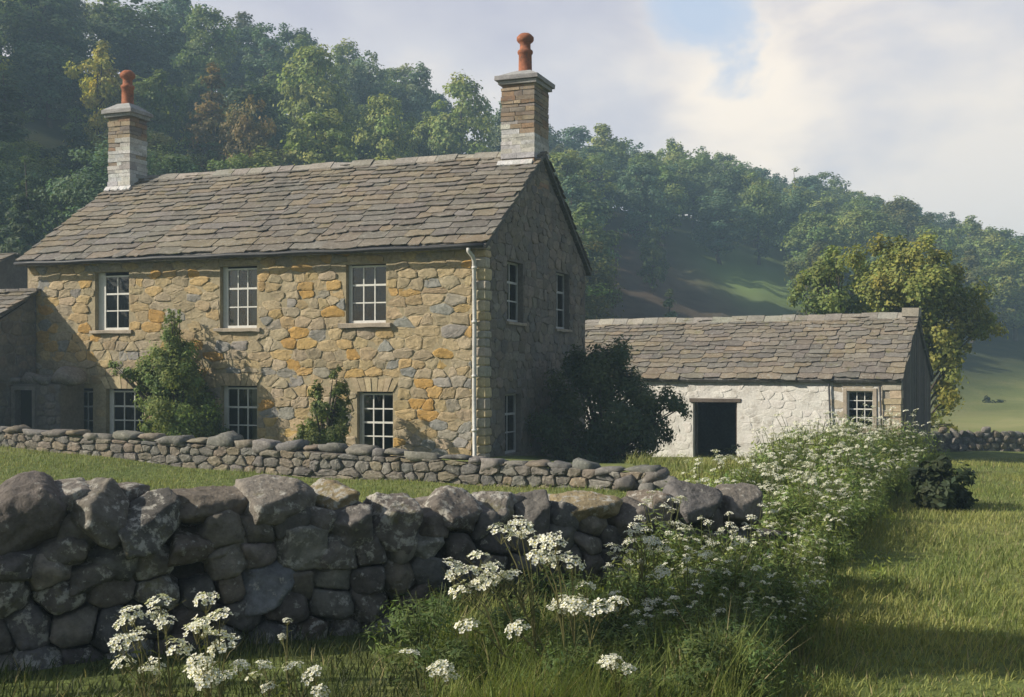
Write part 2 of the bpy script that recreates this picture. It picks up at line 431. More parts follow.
# ------------------------------------------------------------------ shared building pieces
def pal(cols, a=.14):
    return lambda x, y, rng: jcol(rng.choice(cols), rng, a)
SAND = [(.24, .23, .21), (.27, .235, .185), (0.391, 0.261, 0.103), (0.366, 0.271, 0.144), (0.341, 0.266, 0.158), (0.323, 0.266, 0.181), (0.400, 0.285, 0.135), (0.308, 0.237, 0.144), (0.381, 0.294, 0.176), (0.352, 0.271, 0.153), (0.327, 0.261, 0.167),
        (0.352, 0.275, 0.167), (0.332, 0.271, 0.190), (0.400, 0.242, 0.079), (0.341, 0.280, 0.190), (0.254, 0.233, 0.204), (0.312, 0.252, 0.162), (0.293, 0.237, 0.158), (0.337, 0.257, 0.139)]
GREY_SHADED = [(.17, .148, .125), (.155, .138, .12), (.19, .16, .13), (.14, .13, .12), (.165, .14, .11), (.185, .165, .14)]  # rubble of the shaded walls, darkened so the colour carries some of the shade
SLATE = [(0.166, 0.143, 0.115), (0.184, 0.157, 0.123), (0.153, 0.135, 0.114), (0.171, 0.150, 0.124), (0.198, 0.166, 0.123), (0.163, 0.147, 0.129), (0.190, 0.155, 0.109), (0.142, 0.128, 0.112)]

def slates(mb, P, u0, u1, smax, rng, wr=(.32, 1.05), er=(.38, .24), cols=SLATE):
    s = 0.0; base = .03
    while s < smax - .05:
        t = s / smax; e = er[0] * (1 - t) + er[1] * t; e *= rng.uniform(.85, 1.15)
        u = u0 - rng.uniform(0, .3)
        while u < u1:
            w = rng.uniform(*wr) * (1 - .25 * t); a, b_ = max(u, u0 - rng.uniform(0, .03)), min(u + w - .012, u1 + rng.uniform(0, .04))
            u += w
            if b_ - a < .1: continue
            top = min(s + e * 1.7, smax); n0 = base + rng.uniform(.03, .065); n1 = base - .012; tk = rng.uniform(.022, .034)
            k = max(3, int((b_ - a) / .13)); low = []
            dl = rng.gauss(0, .04) + .05 * mn.noise((u * .35, s * 1.7, 2)); tilt = rng.gauss(0, .05)
            for i in range(k + 1):
                f_ = i / k; edge = .035 if i in (0, k) else 0
                low.append((a + (b_ - a) * f_, s + dl + tilt * (f_ - .5) + edge * rng.uniform(.2, 1.6) + rng.gauss(0, .018)))
            pts = low + [(b_ - rng.uniform(0, .03), top), (a + rng.uniform(0, .03), top)]
            def nn(x, y): return n0 + (n1 - n0) * (y - s) / max(top - s, .01) + .0
            T = [P(x, y, nn(x, y)) for x, y in pts]; B = [P(x, y, nn(x, y) - tk) for x, y in pts]
            m_ = len(pts); Fc = [tuple(range(m_))] + [(i, m_ + i, m_ + (i + 1) % m_, (i + 1) % m_) for i in range(m_)]
            mb.add(T + B, Fc, jcol(rng.choice(cols), rng, .12))
        s += e
def window(parent, P, a0, a1, b0, b1, cols, rows, paint, recess=.17, inset=.0, fw=.045, bar=.016, sill=None, double=False, curtain=False):
    """frame > glazing bars, pane, curtain; and the stone sill"""
    x0, x1, y0, y1 = a0 + inset, a1 - inset * .2, b0, b1 - inset * .4
    d1 = -recess + .05; d0 = -recess
    mb = MB()
    def bx(m_, xa, xb, ya, yb, da, db):
        m_.hexa([P(xa, ya, da), P(xb, ya, da), P(xb, ya, db), P(xa, ya, db)], [P(xa, yb, da), P(xb, yb, da), P(xb, yb, db), P(xa, yb, db)])
    bx(mb, x0, x0 + fw, y0, y1, d0, d1); bx(mb, x1 - fw, x1, y0, y1, d0, d1)
    bx(mb, x0 + fw, x1 - fw, y1 - fw, y1, d0, d1); bx(mb, x0 + fw, x1 - fw, y0, y0 + fw * 1.5, d0, d1 + .02)
    if inset:                                                        # plastered infill between reveal and frame
        bx(mb, a0 + .002, x0, b0, b1 - .002, d0 - .02, d0 + .02)
    w = mb.build('window', paint, parent)
    gb = MB(); X0, X1, Y0, Y1 = x0 + fw, x1 - fw, y0 + fw * 1.5, y1 - fw
    for k in range(1, cols):
        x = X0 + (X1 - X0) * k / cols; bx(gb, x - bar, x + bar, Y0, Y1, d0 + .008, d1 - .012)
    for k in range(1, rows):
        y = Y0 + (Y1 - Y0) * k / rows; bb = bar * (1.5 if (rows == 3 and k == 2) or (rows == 4 and k == 2) else 1)
        bx(gb, X0, X1, y - bb, y + bb, d0 + .006, d1 - .010)
    gb.build('glazing_bars', paint, w)
    pn = MB(); pn.poly([P(X0, Y0, d0 + .018), P(X1, Y0, d0 + .018), P(X1, Y1, d0 + .018), P(X0, Y1, d0 + .018)]); pn.build('pane', M['glass'], w)
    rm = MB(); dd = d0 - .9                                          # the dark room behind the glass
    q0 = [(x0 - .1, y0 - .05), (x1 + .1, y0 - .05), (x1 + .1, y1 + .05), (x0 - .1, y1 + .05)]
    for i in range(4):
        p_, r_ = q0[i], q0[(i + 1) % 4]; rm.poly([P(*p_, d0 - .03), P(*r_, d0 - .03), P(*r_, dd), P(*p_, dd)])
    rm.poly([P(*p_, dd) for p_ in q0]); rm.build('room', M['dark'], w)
    if curtain:
        cm = MB()
        for (xa, xb) in curtain:
            n = 14; up = []; lo = []
            for i in range(n + 1):
                x = X0 + (X1 - X0) * (xa + (xb - xa) * i / n); d = d0 - .1 + .03 * math.sin(i * 2.1)
                up.append(P(x, Y1, d)); lo.append(P(x, Y0, d))
            cm.add(lo + up, [(i, i + 1, n + 2 + i, n + 1 + i) for i in range(n)])
        cm.build('curtain', M['curtain'], w)
    if sill:
        sm = MB(); ov, th, pr = sill; rr = random.Random(int(a0 * 100))
        nseg = 5; xs_ = [a0 - ov + (a1 - a0 + 2 * ov) * i / nseg for i in range(nseg + 1)]
        prof = [[(x, b0 - th + rr.gauss(0, .008)), (x, b0 - .004 + rr.gauss(0, .004))] for x in xs_]
        V_ = []
        for (lo, hi) in prof:
            pj = pr + rr.gauss(0, .012); V_ += [P(lo[0], lo[1], -.05), P(lo[0], lo[1] + .012, pj), P(hi[0], hi[1] - .015, pj), P(hi[0], hi[1], pj - .02), P(hi[0], hi[1] + .01, -recess + .03)]
        Fc = []
        for i in range(nseg):
            for k in range(4): Fc.append((i * 5 + k, (i + 1) * 5 + k, (i + 1) * 5 + k + 1, i * 5 + k + 1))
            Fc.append((i * 5 + 4, (i + 1) * 5 + 4, (i + 1) * 5, i * 5))
        Fc += [(4, 3, 2, 1, 0), tuple(nseg * 5 + k for k in range(5))]
        sm.add(V_, Fc); sm.build('sill', M['sill'], w)
    return w
# ------------------------------------------------------------------ the cottage
CA, SA = math.cos(R(20.5)), math.sin(R(20.5))
RX, RY = -.65, 28.8                                   # front right corner
LEN, DEP = 13.8, 8.2
OX, OY = RX - CA * LEN, RY + SA * LEN
def cw(u, v): return (OX + CA * u + SA * v, OY - SA * u + CA * v)
def u_px(px, v=0.0):
    k = (px - 512) / F; ox, oy = OX + SA * v, OY + CA * v
    return (k * oy - ox) / (CA + k * SA)
def z_u(px, py, v=0.0): return ZY(py, OY + CA * v - SA * u_px(px, v))
def v_px(px):
    k = (px - 512) / F; return (k * RY - RX) / (SA - k * CA)
def z_v(px, py): return ZY(py, RY + CA * v_px(px))

rng = random.Random(7)
cot = thing('cottage', 'two storey sandstone farmhouse with stone slate roof and two chimneys', 'house', (OX, OY, 0), -R(20.5))
Pf = lambda a, b, d: (a, -d, b)
Pg = lambda a, b, d: (LEN + d, a, b)
WT = 5.16
def wrect(x0, x1, y0, y1):
    xm = (x0 + x1) / 2; return (u_px(x0), u_px(x1), z_u(xm, y1), z_u(xm, y0))
up = [wrect(95, 129, 272, 330), wrect(220, 257, 266, 328), wrect(346, 386, 264, 323)]
lo = [wrect(66, 93, 388, 437), wrect(106, 144, 389, 437), wrect(221, 257, 386, 446), wrect(357, 393, 392, 453)]
holes = up + lo
vous = [(h[0] - .14, h[1] + .14, h[3], h[3] + .34) for h in lo[1:]]
mb = MB()
skin(mb, Pf, (0, LEN, -.4, WT), holes, .2, (.315, .262, .168))
masonry(mb, Pf, (.02, LEN - .34, -.2, WT), [(h[0] - .02, h[1] + .02, h[2] - .12, h[3] + .015) for h in up] +
        [(h[0] - .02, h[1] + .02, h[2] - .02, h[3] + .015) for h in lo] + vous, .50, .215, rng, pal(SAND, .10), relief=(.006, .036), gap=.001, soft=.4, aniso=1.9, rough=.016, wob=.03)
mb.build('wall', M['facade'], cot)
for h in vous:                                        # flat arches of upright stones
    lm = MB(); n = 7; cx = (h[0] + h[1]) / 2
    for i in range(n):
        t0, t1 = i / n, (i + 1) / n; w = h[1] - h[0]
        b0, b1 = cx + (t0 - .5) * w * .80, cx + (t1 - .5) * w * .80; c0, c1 = cx + (t0 - .5) * w * 1.08, cx + (t1 - .5) * w * 1.08
        dz = rng.uniform(-.03, .03); d = rng.uniform(.02, .04)
        q = [(b0 + .008, h[2] + .012), (b1 - .008, h[2] + .012), (c1 - .01, h[3] + dz), (c0 + .01, h[3] + dz)]
        lm.hexa([Pf(*p_, -.02) for p_ in q], [Pf(*p_, d) for p_ in q], jcol((.40, .32, .20), rng, .16))
    lm.build('lintel', M['facade'], cot)
# gable wall in the shade, which is partly put into its stone colour
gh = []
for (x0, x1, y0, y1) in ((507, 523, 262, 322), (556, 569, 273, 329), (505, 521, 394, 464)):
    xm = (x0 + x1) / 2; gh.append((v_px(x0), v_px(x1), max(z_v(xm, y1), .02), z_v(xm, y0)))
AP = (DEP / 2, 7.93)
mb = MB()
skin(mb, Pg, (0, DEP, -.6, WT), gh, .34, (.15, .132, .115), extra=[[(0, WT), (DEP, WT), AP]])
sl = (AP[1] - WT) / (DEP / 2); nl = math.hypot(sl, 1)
masonry(mb, Pg, (.32, DEP - .02, -.5, 7.95), [(h[0] - .02, h[1] + .02, h[2] - .1, h[3] + .02) for h in gh], .46, .24, rng, pal(GREY_SHADED), gap=.002, soft=.4, rough=.014, wob=.03,
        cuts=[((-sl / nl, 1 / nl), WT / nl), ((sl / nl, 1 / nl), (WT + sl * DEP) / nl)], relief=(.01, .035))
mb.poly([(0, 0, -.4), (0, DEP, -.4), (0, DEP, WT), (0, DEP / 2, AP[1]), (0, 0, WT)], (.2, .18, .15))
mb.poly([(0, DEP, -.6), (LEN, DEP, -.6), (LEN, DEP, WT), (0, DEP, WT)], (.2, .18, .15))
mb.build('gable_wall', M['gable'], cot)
# corner quoins
mb = MB(); z = -.3; k = 0
while z < WT - .1:
    h = rng.uniform(.18, .3); h = min(h, WT - z); a = .34 if k % 2 else .26; b = .26 if k % 2 else .36; d = rng.uniform(.02, .04)
    c_ = jcol(rng.choice([(.40, .35, .25), (.36, .32, .26), (.42, .34, .2), (.33, .31, .27)]), rng, .12)
    lo_ = [(LEN - a, -d, z + .01), (LEN + d, -d, z + .01), (LEN + d, b, z + .01), (LEN - a, b, z + .01)]
    e = .022
    mid = [(x, y, z + h * .5) for x, y, _ in lo_]
    V_ = [(LEN - a, -d + e, z + .006), (LEN + d - e, -d + e, z + .006), (LEN + d - e, b, z + .006)]
    prof = [(z + .008, e), (z + .04, 0), (z + h - .04, rng.uniform(-.008, .01)), (z + h - .006, e)]
    VV = []; FF = []
    for zz, ins in prof:
        VV += [(LEN - a + .012, .02, zz), (LEN - a + .012 + ins * .4, -d + ins, zz), (LEN + d - ins - .02, -d + ins, zz), (LEN + d - ins, -d + ins + .02, zz), (LEN + d - ins, b - ins * .4, zz), (LEN - .02, b, zz)]
    for r_ in range(3):
        for i_ in range(5): FF.append((r_ * 6 + i_, r_ * 6 + i_ + 1, (r_ + 1) * 6 + i_ + 1, (r_ + 1) * 6 + i_))
    FF += [(5, 4, 3, 2, 1, 0), tuple(18 + i_ for i_ in range(6))]
    mb.add(VV, FF, c_); z += h; k += 1
mb.build('quoins', M['facade'], cot)
# roof
TH = math.atan2(8.08 - 5.13, DEP / 2 + .28); CT, ST = math.cos(TH), math.sin(TH); SL = (DEP / 2 + .28) / CT
Pr = lambda u, s, n: (u, -.28 + s * CT - n * ST, 5.13 + s * ST + n * CT)
Pb = lambda u, s, n: (u, DEP + .28 - s * CT + n * ST, 5.13 + s * ST + n * CT)
mb = MB(); E0, E1 = -.14, LEN + .13
for P_ in (Pr, Pb):
    mb.hexa([P_(E0, 0, -.11), P_(E1, 0, -.11), P_(E1, SL - .02, -.11), P_(E0, SL - .02, -.11)], [P_(E0, 0, .004), P_(E1, 0, .004), P_(E1, SL - .02, .004), P_(E0, SL - .02, .004)], (.1, .095, .09))
slates(mb, Pr, E0 - .03, E1 + .03, SL, rng)
slates(mb, Pb, E0 - .03, E1 + .03, SL, rng)
roof = mb.build('roof', M['slate'], cot)
def ridge_stones(x0, x1, yc, zt, th, rng, parent):
    mb = MB(); x = x0
    while x < x1:
        w = rng.uniform(.45, .75); e = min(x + w - .015, x1); dz = rng.uniform(-.015, .025)
        if e - x > .12:
            s_, h_ = .26, .26 * math.tan(th); t = .06
            sec = [(-s_, -h_), (0, 0), (s_, -h_), (s_, -h_ + t), (.04, t * 1.2), (-.04, t * 1.2), (-s_, -h_ + t)]
            tl = rng.gauss(0, .012)
            V_ = [(x, yc + a, zt + b + dz) for a, b in sec] + [(e, yc + a, zt + b + dz + tl) for a, b in sec]
            n = len(sec); mb.add(V_, [(i_, (i_ + 1) % n, n + (i_ + 1) % n, n + i_) for i_ in range(n)] + [tuple(range(n))[::-1], tuple(range(n, 2 * n))], jcol((.245, .225, .195), rng, .2))
        x += w
    return mb.build('ridge_stones', M['slate'], parent)
ridge_stones(E0 + 1.1, E1 - 1.2, DEP / 2, 8.10, TH, rng, roof)
# chimneys: shaft, capping slabs, terracotta pot
def chimney(u0, u1, v0, v1, z0, zw, zc, flush):
    mb = MB(); z = z0; k = 0
    while z < zc:
        h = rng.uniform(.085, .15); h = min(h, zc - z); o = rng.uniform(-.012, .012)
        white = 7.72 < z and z + h * .5 + rng.uniform(-.12, .12) < zw
        us = [u0 - o] + sorted(u0 + (u1 - u0) * (t + rng.uniform(-.08, .08)) for t in ((.33, .66) if k % 2 else (.5,))) + [u1 + (0 if flush else o)]
        vs = [v0 - o, (v0 + v1) / 2 + rng.uniform(-.2, .2), v1 + o]
        for a, b in zip(us[:-1], us[1:]):
            for c0, c1 in zip(vs[:-1], vs[1:]):
                white = z > 7.72 and z + h * .5 + .75 * mn.noise((a * 1.7 + u0, c0 * 1.7, z * 1.5)) + rng.uniform(-.22, .22) < zw - .05
                wc = jcol(rng.choice([(.50, .49, .47), (.43, .42, .42), (.33, .31, .29), (.46, .44, .40)]), rng, .12) if white else jcol(rng.choice([(.26, .20, .135), (.22, .175, .13), (.29, .23, .16), (.19, .16, .135), (.24, .155, .10)]), rng, .15)
                e_ = .001 if white else .006
                mb.box((a + e_, c0 + e_, z + e_), (b - e_, c1 - e_, z + h - e_), wc, rng, .005 if white else .009)
        z += h; k += 1
    core = .035; mb.box((u0 + core, v0 + core, z0), (u1 - core, v1 - core, zc), (.40, .39, .37) if 0 else (.22, .19, .16))
    ch = mb.build('chimney', M['chim'], roof)
    cm = MB(); uc, vc = (u0 + u1) / 2, (v0 + v1) / 2
    def slab(z_a, z_b, o, jit=.012): cm.box((u0 - o, v0 - o, z_a), (u1 + o, v1 + o, z_b), jcol((.27, .265, .26), rng, .1), rng, jit)
    slab(zc, zc + .11, .07); slab(zc + .11, zc + .22, .14)
    o = .13; r_ = .22
    cm.hexa([(u0 - o, v0 - o, zc + .215), (u1 + o, v0 - o, zc + .215), (u1 + o, v1 + o, zc + .215), (u0 - o, v1 + o, zc + .215)],
            [(uc - r_, vc - r_, zc + .45), (uc + r_, vc - r_, zc + .45), (uc + r_, vc + r_, zc + .45), (uc - r_, vc + r_, zc + .45)], (.30, .30, .295))
    cm.build('chimney_cap', M['chim'], roof)
    pm = MB()
    pm.lathe([(.215, 0), (.21, .03), (.185, .06), (.178, .5), (.205, .52), (.215, .57), (.20, .61), (.15, .64), (.145, .80), (.2, .84), (.235, .89), (.235, .97), (.18, 1.03), (.13, 1.07), (.10, 1.05), (.10, .6)], (uc, vc, zc + .43), 24, (1, 1, 1))
    pm.build('chimney_pot', M['terra'], roof, True)
chimney(LEN - .93, LEN + .025, DEP / 2 - .6, DEP / 2 + .6, 6.9, 8.75, 9.84, True)
chimney(-.10, .72, DEP / 2 - .6, DEP / 2 + .24, 6.9, 9.12, 9.93, False)
for (u0, u1, v0) in ((LEN - 1.0, LEN + .0, DEP / 2 - .68), (-.13, .80, DEP / 2 - .68)):      # mortar flashing at the feet of the stacks
    fl = MB(); n = 9
    for i_ in range(n):
        a, b = u0 + (u1 - u0) * i_ / n, u0 + (u1 - u0) * (i_ + 1) / n
        s0 = (v0 + .28) / CT - rng.uniform(.02, .1); s1 = (v0 + .28 + .1) / CT
        fl.hexa([Pr(a, s0, .03), Pr(b, s0, .03), Pr(b, s1, .03), Pr(a, s1, .03)], [Pr(a, s0, .085), Pr(b, s0, .085), Pr(b, s1, .13), Pr(a, s1, .13)], jcol((.48, .47, .46), rng, .12))
    fl.build('flashing', M['chim'], roof)
mb = MB(); pts = [(E0 + .02 + (E1 - E0 - .04) * i_ / 24, -.36, 5.10 + .012 * math.sin(i_ * 1.7)) for i_ in range(25)]
mb.tube(pts, .052, 8, (1, 1, 1)); mb.build('gutter', M['iron'], cot, True)
ud = u_px(476)
mb = MB(); mb.tube([(ud - .06, -.34, 5.06), (ud - .06, -.33, 4.98), (ud, -.2, 4.86), (ud, -.115, 4.74), (ud + .01, -.115, 3.4), (ud, -.115, 1.7), (ud + .012, -.115, .1), (ud + .012, -.18, .02)], .05, 10)
for zz in (4.6, 3.3, 2.0, .7): mb.tube([(ud + .005, -.115, zz - .03), (ud + .005, -.115, zz + .03)], .066, 10)
mb.build('downpipe', M['pipe'], cot, True)
# windows
S_ = (.13, .11, .1)
window(cot, Pf, *up[0], 2, 3, M['paint'], inset=.22, sill=S_)
window(cot, Pf, *up[1], 3, 3, M['paint'], inset=.13, sill=S_, curtain=[(.0, .3), (.72, 1)])
window(cot, Pf, *up[2], 3, 3, M['paint'], inset=.07, sill=(.16, .12, .12))
window(cot, Pf, *lo[0], 3, 3, M['greypaint'], inset=.2)
window(cot, Pf, *lo[1], 3, 3, M['paint'], inset=.12)
window(cot, Pf, *lo[2], 3, 3, M['paint'], inset=.10, curtain=[(.72, 1.0)])
window(cot, Pf, *lo[3], 3, 4, M['paint'], inset=.08)
window(cot, Pg, *gh[0], 2, 3, M['greypaint'], recess=.2, sill=(.08, .09, .07), bar=.02)
window(cot, Pg, *gh[1], 2, 3, M['greypaint'], recess=.2, sill=(.08, .09, .07), bar=.02)
window(cot, Pg, *gh[2], 2, 3, M['greypaint'], recess=.2, bar=.02)

# ------------------------------------------------------------------ lean-to on the left, pen in front of it, shed behind
lx, ly = cw(-3, -2.3)
lt = thing('outbuilding', 'low stone outbuilding with sloping slate roof against left end of cottage', 'outbuilding', (lx, ly, 0), -R(20.5))
Pl = lambda a, b, d: (3.35 + d, a, b)
mb = MB(); g0, g1 = -2.2, 2.24; zf, zr = 1.85, 4.22
mb.poly([Pl(g0, -.3, 0), Pl(g1, -.3, 0), Pl(g1, zr, 0), Pl(g0, zf, 0)], (.17, .155, .14))
s2 = (zr - zf) / (g1 - g0); n2 = math.hypot(1, s2)
masonry(mb, Pl, (g0, g1, -.2, 4.3), [], .42, .25, rng, pal(GREY_SHADED), cuts=[((-s2 / n2, 1 / n2), (zf - s2 * g0) / n2)], relief=(.01, .035))
mb.box((-4, g0, -.3), (3.3, g0 + .4, zf), (.18, .16, .14)); mb.box((-4, g1 - .3, -.3), (3.3, g1, zr), (.18, .16, .14))
mb.build('wall', M['gable'], lt)
t2 = math.atan(s2); c2, s2_ = math.cos(t2), math.sin(t2); SL2 = (g1 - g0 + .25) / c2
Pq = lambda u, s, n: (u, g0 - .25 + s * c2 - n * s2_, zf - .02 + s * s2_ + n * c2)
mb = MB(); mb.hexa([Pq(-4.1, 0, -.02), Pq(3.44, 0, -.02), Pq(3.44, SL2, -.02), Pq(-4.1, SL2, -.02)], [Pq(-4.1, 0, .04), Pq(3.44, 0, .04), Pq(3.44, SL2, .04), Pq(-4.1, SL2, .04)], (.1, .095, .09))
slates(mb, lambda u, s, n: Pq(u, s, n + .03), -4.1, 3.46, SL2, rng); rf = mb.build('roof', M['slate'], lt)
mb = MB(); x = -4.1
while x < 3.4:
    w = rng.uniform(.4, .7); mb.box((x, g1 - .12, zr + .13), (min(x + w - .02, 3.47), g1 + .05, zr + .21), jcol((.22, .2, .18), rng, .2), rng, .012); x += w
mb.build('ridge_stones', M['slate'], rf)

pu = u_px(61, -1.0); px_, py_ = cw(pu - 1.6, -.6)
pen = thing('stone_pen', 'small roofed stone pen with dark doorway and rounded cap stones beside outbuilding', 'pen', (px_, py_, 0), -R(20.5))
Pp = lambda a, b, d: (a, -.42 - d, b)
ua, ub = u_px(15, -1.02) - pu + 1.6, u_px(33, -1.02) - pu + 1.6
dh = [(ua, ub, .45, z_u(24, 390, -1.02))]
mb = MB(); skin(mb, Pp, (-2.4, 1.6, -.2, 1.78), dh, .25, (.15, .135, .12))
masonry(mb, Pp, (-2.4, 1.6, -.1, 1.76), [(dh[0][0] - .1, dh[0][1] + .1, dh[0][2], dh[0][3] + .1)], .4, .22, rng, pal(GREY_SHADED), relief=(.01, .04))
mb.poly([(1.6, -.42, -.2), (1.6, .5, -.2), (1.6, .5, 1.78), (1.6, -.42, 1.78)], (.17, .15, .13))
mb.poly([(-2.4, -.42, 1.72), (1.6, -.42, 1.72), (1.6, .5, 1.72), (-2.4, .5, 1.72)], (.1, .1, .1))
mb.build('wall', M['gable'], pen)
mb = MB()
a, b, z0_, z1_ = dh[0]
for (x0, x1, y0, y1) in ((a - .1, a, z0_, z1_), (b, b + .1, z0_, z1_), (a - .12, b + .12, z1_, z1_ + .1)): mb.box((x0, -.46, y0), (x1 - .002, -.38, y1), (.2, .18, .16), rng, .006)
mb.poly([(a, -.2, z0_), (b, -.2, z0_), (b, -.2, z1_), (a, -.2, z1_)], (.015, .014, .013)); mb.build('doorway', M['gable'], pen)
x = -2.4
while x < 1.5:
    w = rng.uniform(.5, .85); Ns, Hs = boulder_planes((w * .54, .5, .10), rng, 14, .6)
    V_, Fc = rock_planes((x + w / 2, -.1, 1.84 + rng.uniform(0, .04)), Ns, Hs, 3, 9, .08, rng.randrange(999), .3)
    o = link('cap_stone', mesh_np('cap_stone', V_, [Fc], np.tile(jcol((.19, .175, .15), rng, .2), (len(V_), 1)), True), M['wallstone'], pen); x += w * .95

sx, sy = -20.3, 42.5
sh = thing('shed', 'dark gabled shed behind the cottage with thin white post', 'shed', (sx, sy, gz(sx, sy) - .2), -R(20.5))
mb = MB(); mb.box((-3.5, -2, 0), (3.3, 2, 4.3), (.12, .11, .1)); mb.poly([(3.302, -2, 4.3), (3.302, 2, 4.3), (3.302, 0, 5.4)], (.12, .11, .1))
mb.build('wall', M['gable'], sh)
mb = MB(); t3 = math.atan2(1.15, 2.2)
Ps = lambda u, s, n: (u, -2.2 + s * math.cos(t3) - n * math.sin(t3), 4.25 + s * math.sin(t3) + n * math.cos(t3))
Ps2 = lambda u, s, n: (u, 2.2 - s * math.cos(t3) + n * math.sin(t3), 4.25 + s * math.sin(t3) + n * math.cos(t3))
for P_ in (Ps, Ps2):
    mb.hexa([P_(-3.7, 0, 0), P_(3.5, 0, 0), P_(3.5, 2.47, 0), P_(-3.7, 2.47, 0)], [P_(-3.7, 0, .06), P_(3.5, 0, .06), P_(3.5, 2.47, .06), P_(-3.7, 2.47, .06)], (.1, .1, .1))
    slates(mb, lambda u, s, n, P_=P_: P_(u, s, n + .04), -3.7, 3.5, 2.45, rng)
mb.build('roof', M['slate'], sh)
mb = MB(); mb.tube([(3.36, -2.06, 2), (3.36, -2.06, 4.35)], .05, 8); mb.build('post', M['paint'], sh)

# ------------------------------------------------------------------ the barn
CB, SB = math.cos(R(29)), math.sin(R(29)); BX, BY, BZ = 12.6, 39.0, -.97
BL, BD, BH = 12.9, 5.4, 2.8
barn = thing('barn', 'long low whitewashed stone barn with dark open doorway and slate roof', 'barn', (BX, BY, BZ), -R(29))
def b_px(px):
    k = (px - 512) / F; return (k * BY - BX) / (CB + k * SB)
def b_z(px, py): return ZY(py, BY - SB * b_px(px)) - BZ
def brect(x0, x1, y0, y1):
    xm = (x0 + x1) / 2; return (b_px(x0), b_px(x1), b_z(xm, y1), b_z(xm, y0))
door = brect(693, 737, 402, 466); door = (door[0], door[1], -.1, door[3])
bw = brect(847, 873, 391, 428)
Pba = lambda a, b, d: (a, -d, b)
ux = b_px(836)
def barn_pal(x, y, rng):
    if x > ux and y < b_z(850, 424) + .05 + .15 * math.sin(x * 4) or x > b_px(876):
        return jcol(rng.choice([(.33, .28, .2), (.28, .25, .2), (.36, .3, .21), (.3, .27, .23)]), rng, .14)
    if x > ux: return jcol((.37, .32, .245), rng, .12)
    k = .93 + .07 * mn.noise((x * .8, y * 1.2, 3)); return tuple(c * k for c in jcol((.66, .635, .59), rng, .05))
mb = MB()
skin(mb, Pba, (-BL, 0, -.5, BH), [door, bw], .42, (.60, .58, .54))
masonry(mb, Pba, (-BL, -.3, -.4, BH), [(door[0] - .03, door[1] + .03, -1, door[3] + .16), (bw[0] - .13, bw[1] + .13, bw[2] - .16, bw[3] + .1)], .44, .24, rng, barn_pal, gap=.001, relief=(.002, .014), soft=.3)
mb.build('front_wall', M['white'], barn)
mb = MB()
mb.poly([(0, .0, -.6), (0, BD, -.6), (0, BD, BH), (0, BD / 2, 4.96), (0, 0, BH)], (.10, .09, .08))
mb.poly([(-BL, 0, -.6), (-BL, BD, -.6), (-BL, BD, BH), (-BL, BD / 2, 4.96), (-BL, 0, BH)], (.15, .14, .13))
mb.poly([(-BL, BD, -.6), (0, BD, -.6), (0, BD, BH), (-BL, BD, BH)], (.12, .11, .10))
mb.build('back_wall', M['gable'], barn)
mb = MB(); y = .02                                     # weatherboarded gable end
while y < BD - .02:
    w = rng.uniform(.14, .22); y1 = min(y + w - .008, BD); zt = lambda q: BH + (4.94 - BH) * (1 - abs(q - BD / 2) / (BD / 2))
    c_ = jcol((.11, .095, .085), rng, .25); d = rng.uniform(.02, .04); z0_ = -.4 + rng.uniform(0, .05)
    mb.hexa([(.004, y, z0_), (d, y, z0_), (d, y1, z0_), (.004, y1, z0_)], [(.004, y, zt(y)), (d, y, zt(y)), (d, y1, zt(y1)), (.004, y1, zt(y1))], c_); y += w
mb.build('weatherboarding', M['timber'], barn)
mb = MB(); z = -.45; k = 0
while z < BH - .08:
    h = min(rng.uniform(.17, .3), BH - z); a = rng.uniform(.42, .55) if k % 2 else rng.uniform(.26, .34); d = rng.uniform(.035, .06)
    c_ = jcol(rng.choice([(.37, .31, .22), (.33, .29, .24), (.40, .33, .22)]), rng, .14)
    mb.box((-a, -d, z + .012), (.046 + rng.uniform(0, .01), .3 if k % 2 == 0 else .18, z + h - .012), c_, rng, .012); z += h; k += 1
mb.build('quoins', M['facade'], barn)
mb = MB(); mb.box((door[0] - .12, -.05, door[3]), (door[1] + .14, .36, door[3] + .13), (1.6, 1.5, 1.3), rng, .015); mb.build('door_lintel', M['plank'], barn)
for x0, x1 in ((door[0] + .003, door[0] + .09), (door[1] - .09, door[1] - .003)):
    mb = MB(); mb.box((x0, .18, -.1), (x1, .27, door[3] - .003), (1, 1, 1), rng, .004); mb.build('door_post', M['plank'], barn)
wn = window(barn, Pba, *bw, 3, 4, M['paint'], recess=.16, fw=.04, bar=.013)
mb = MB()
for (x0, x1, y0, y1) in ((bw[0] - .12, bw[0] - .004, bw[2] - .15, bw[3] + .09), (bw[1] + .004, bw[1] + .12, bw[2] - .15, bw[3] + .09), (bw[0] - .004, bw[1] + .004, bw[3] + .002, bw[3] + .09), (bw[0] - .004, bw[1] + .004, bw[2] - .15, bw[2] - .002)):
    mb.box((x0, -.045, y0), (x1, .1, y1), (.9, .9, .9), rng, .004)
mb.build('surround', M['sill'], wn)
TB = math.atan2(5.1 - 2.87, BD / 2 + .2); CTB, STB = math.cos(TB), math.sin(TB); SLB = (BD / 2 + .2) / CTB
Pr1 = lambda u, s, n: (u, -.2 + s * CTB - n * STB, 2.80 + s * STB + n * CTB)
Pr2 = lambda u, s, n: (u, BD + .2 - s * CTB + n * STB, 2.80 + s * STB + n * CTB)
mb = MB()
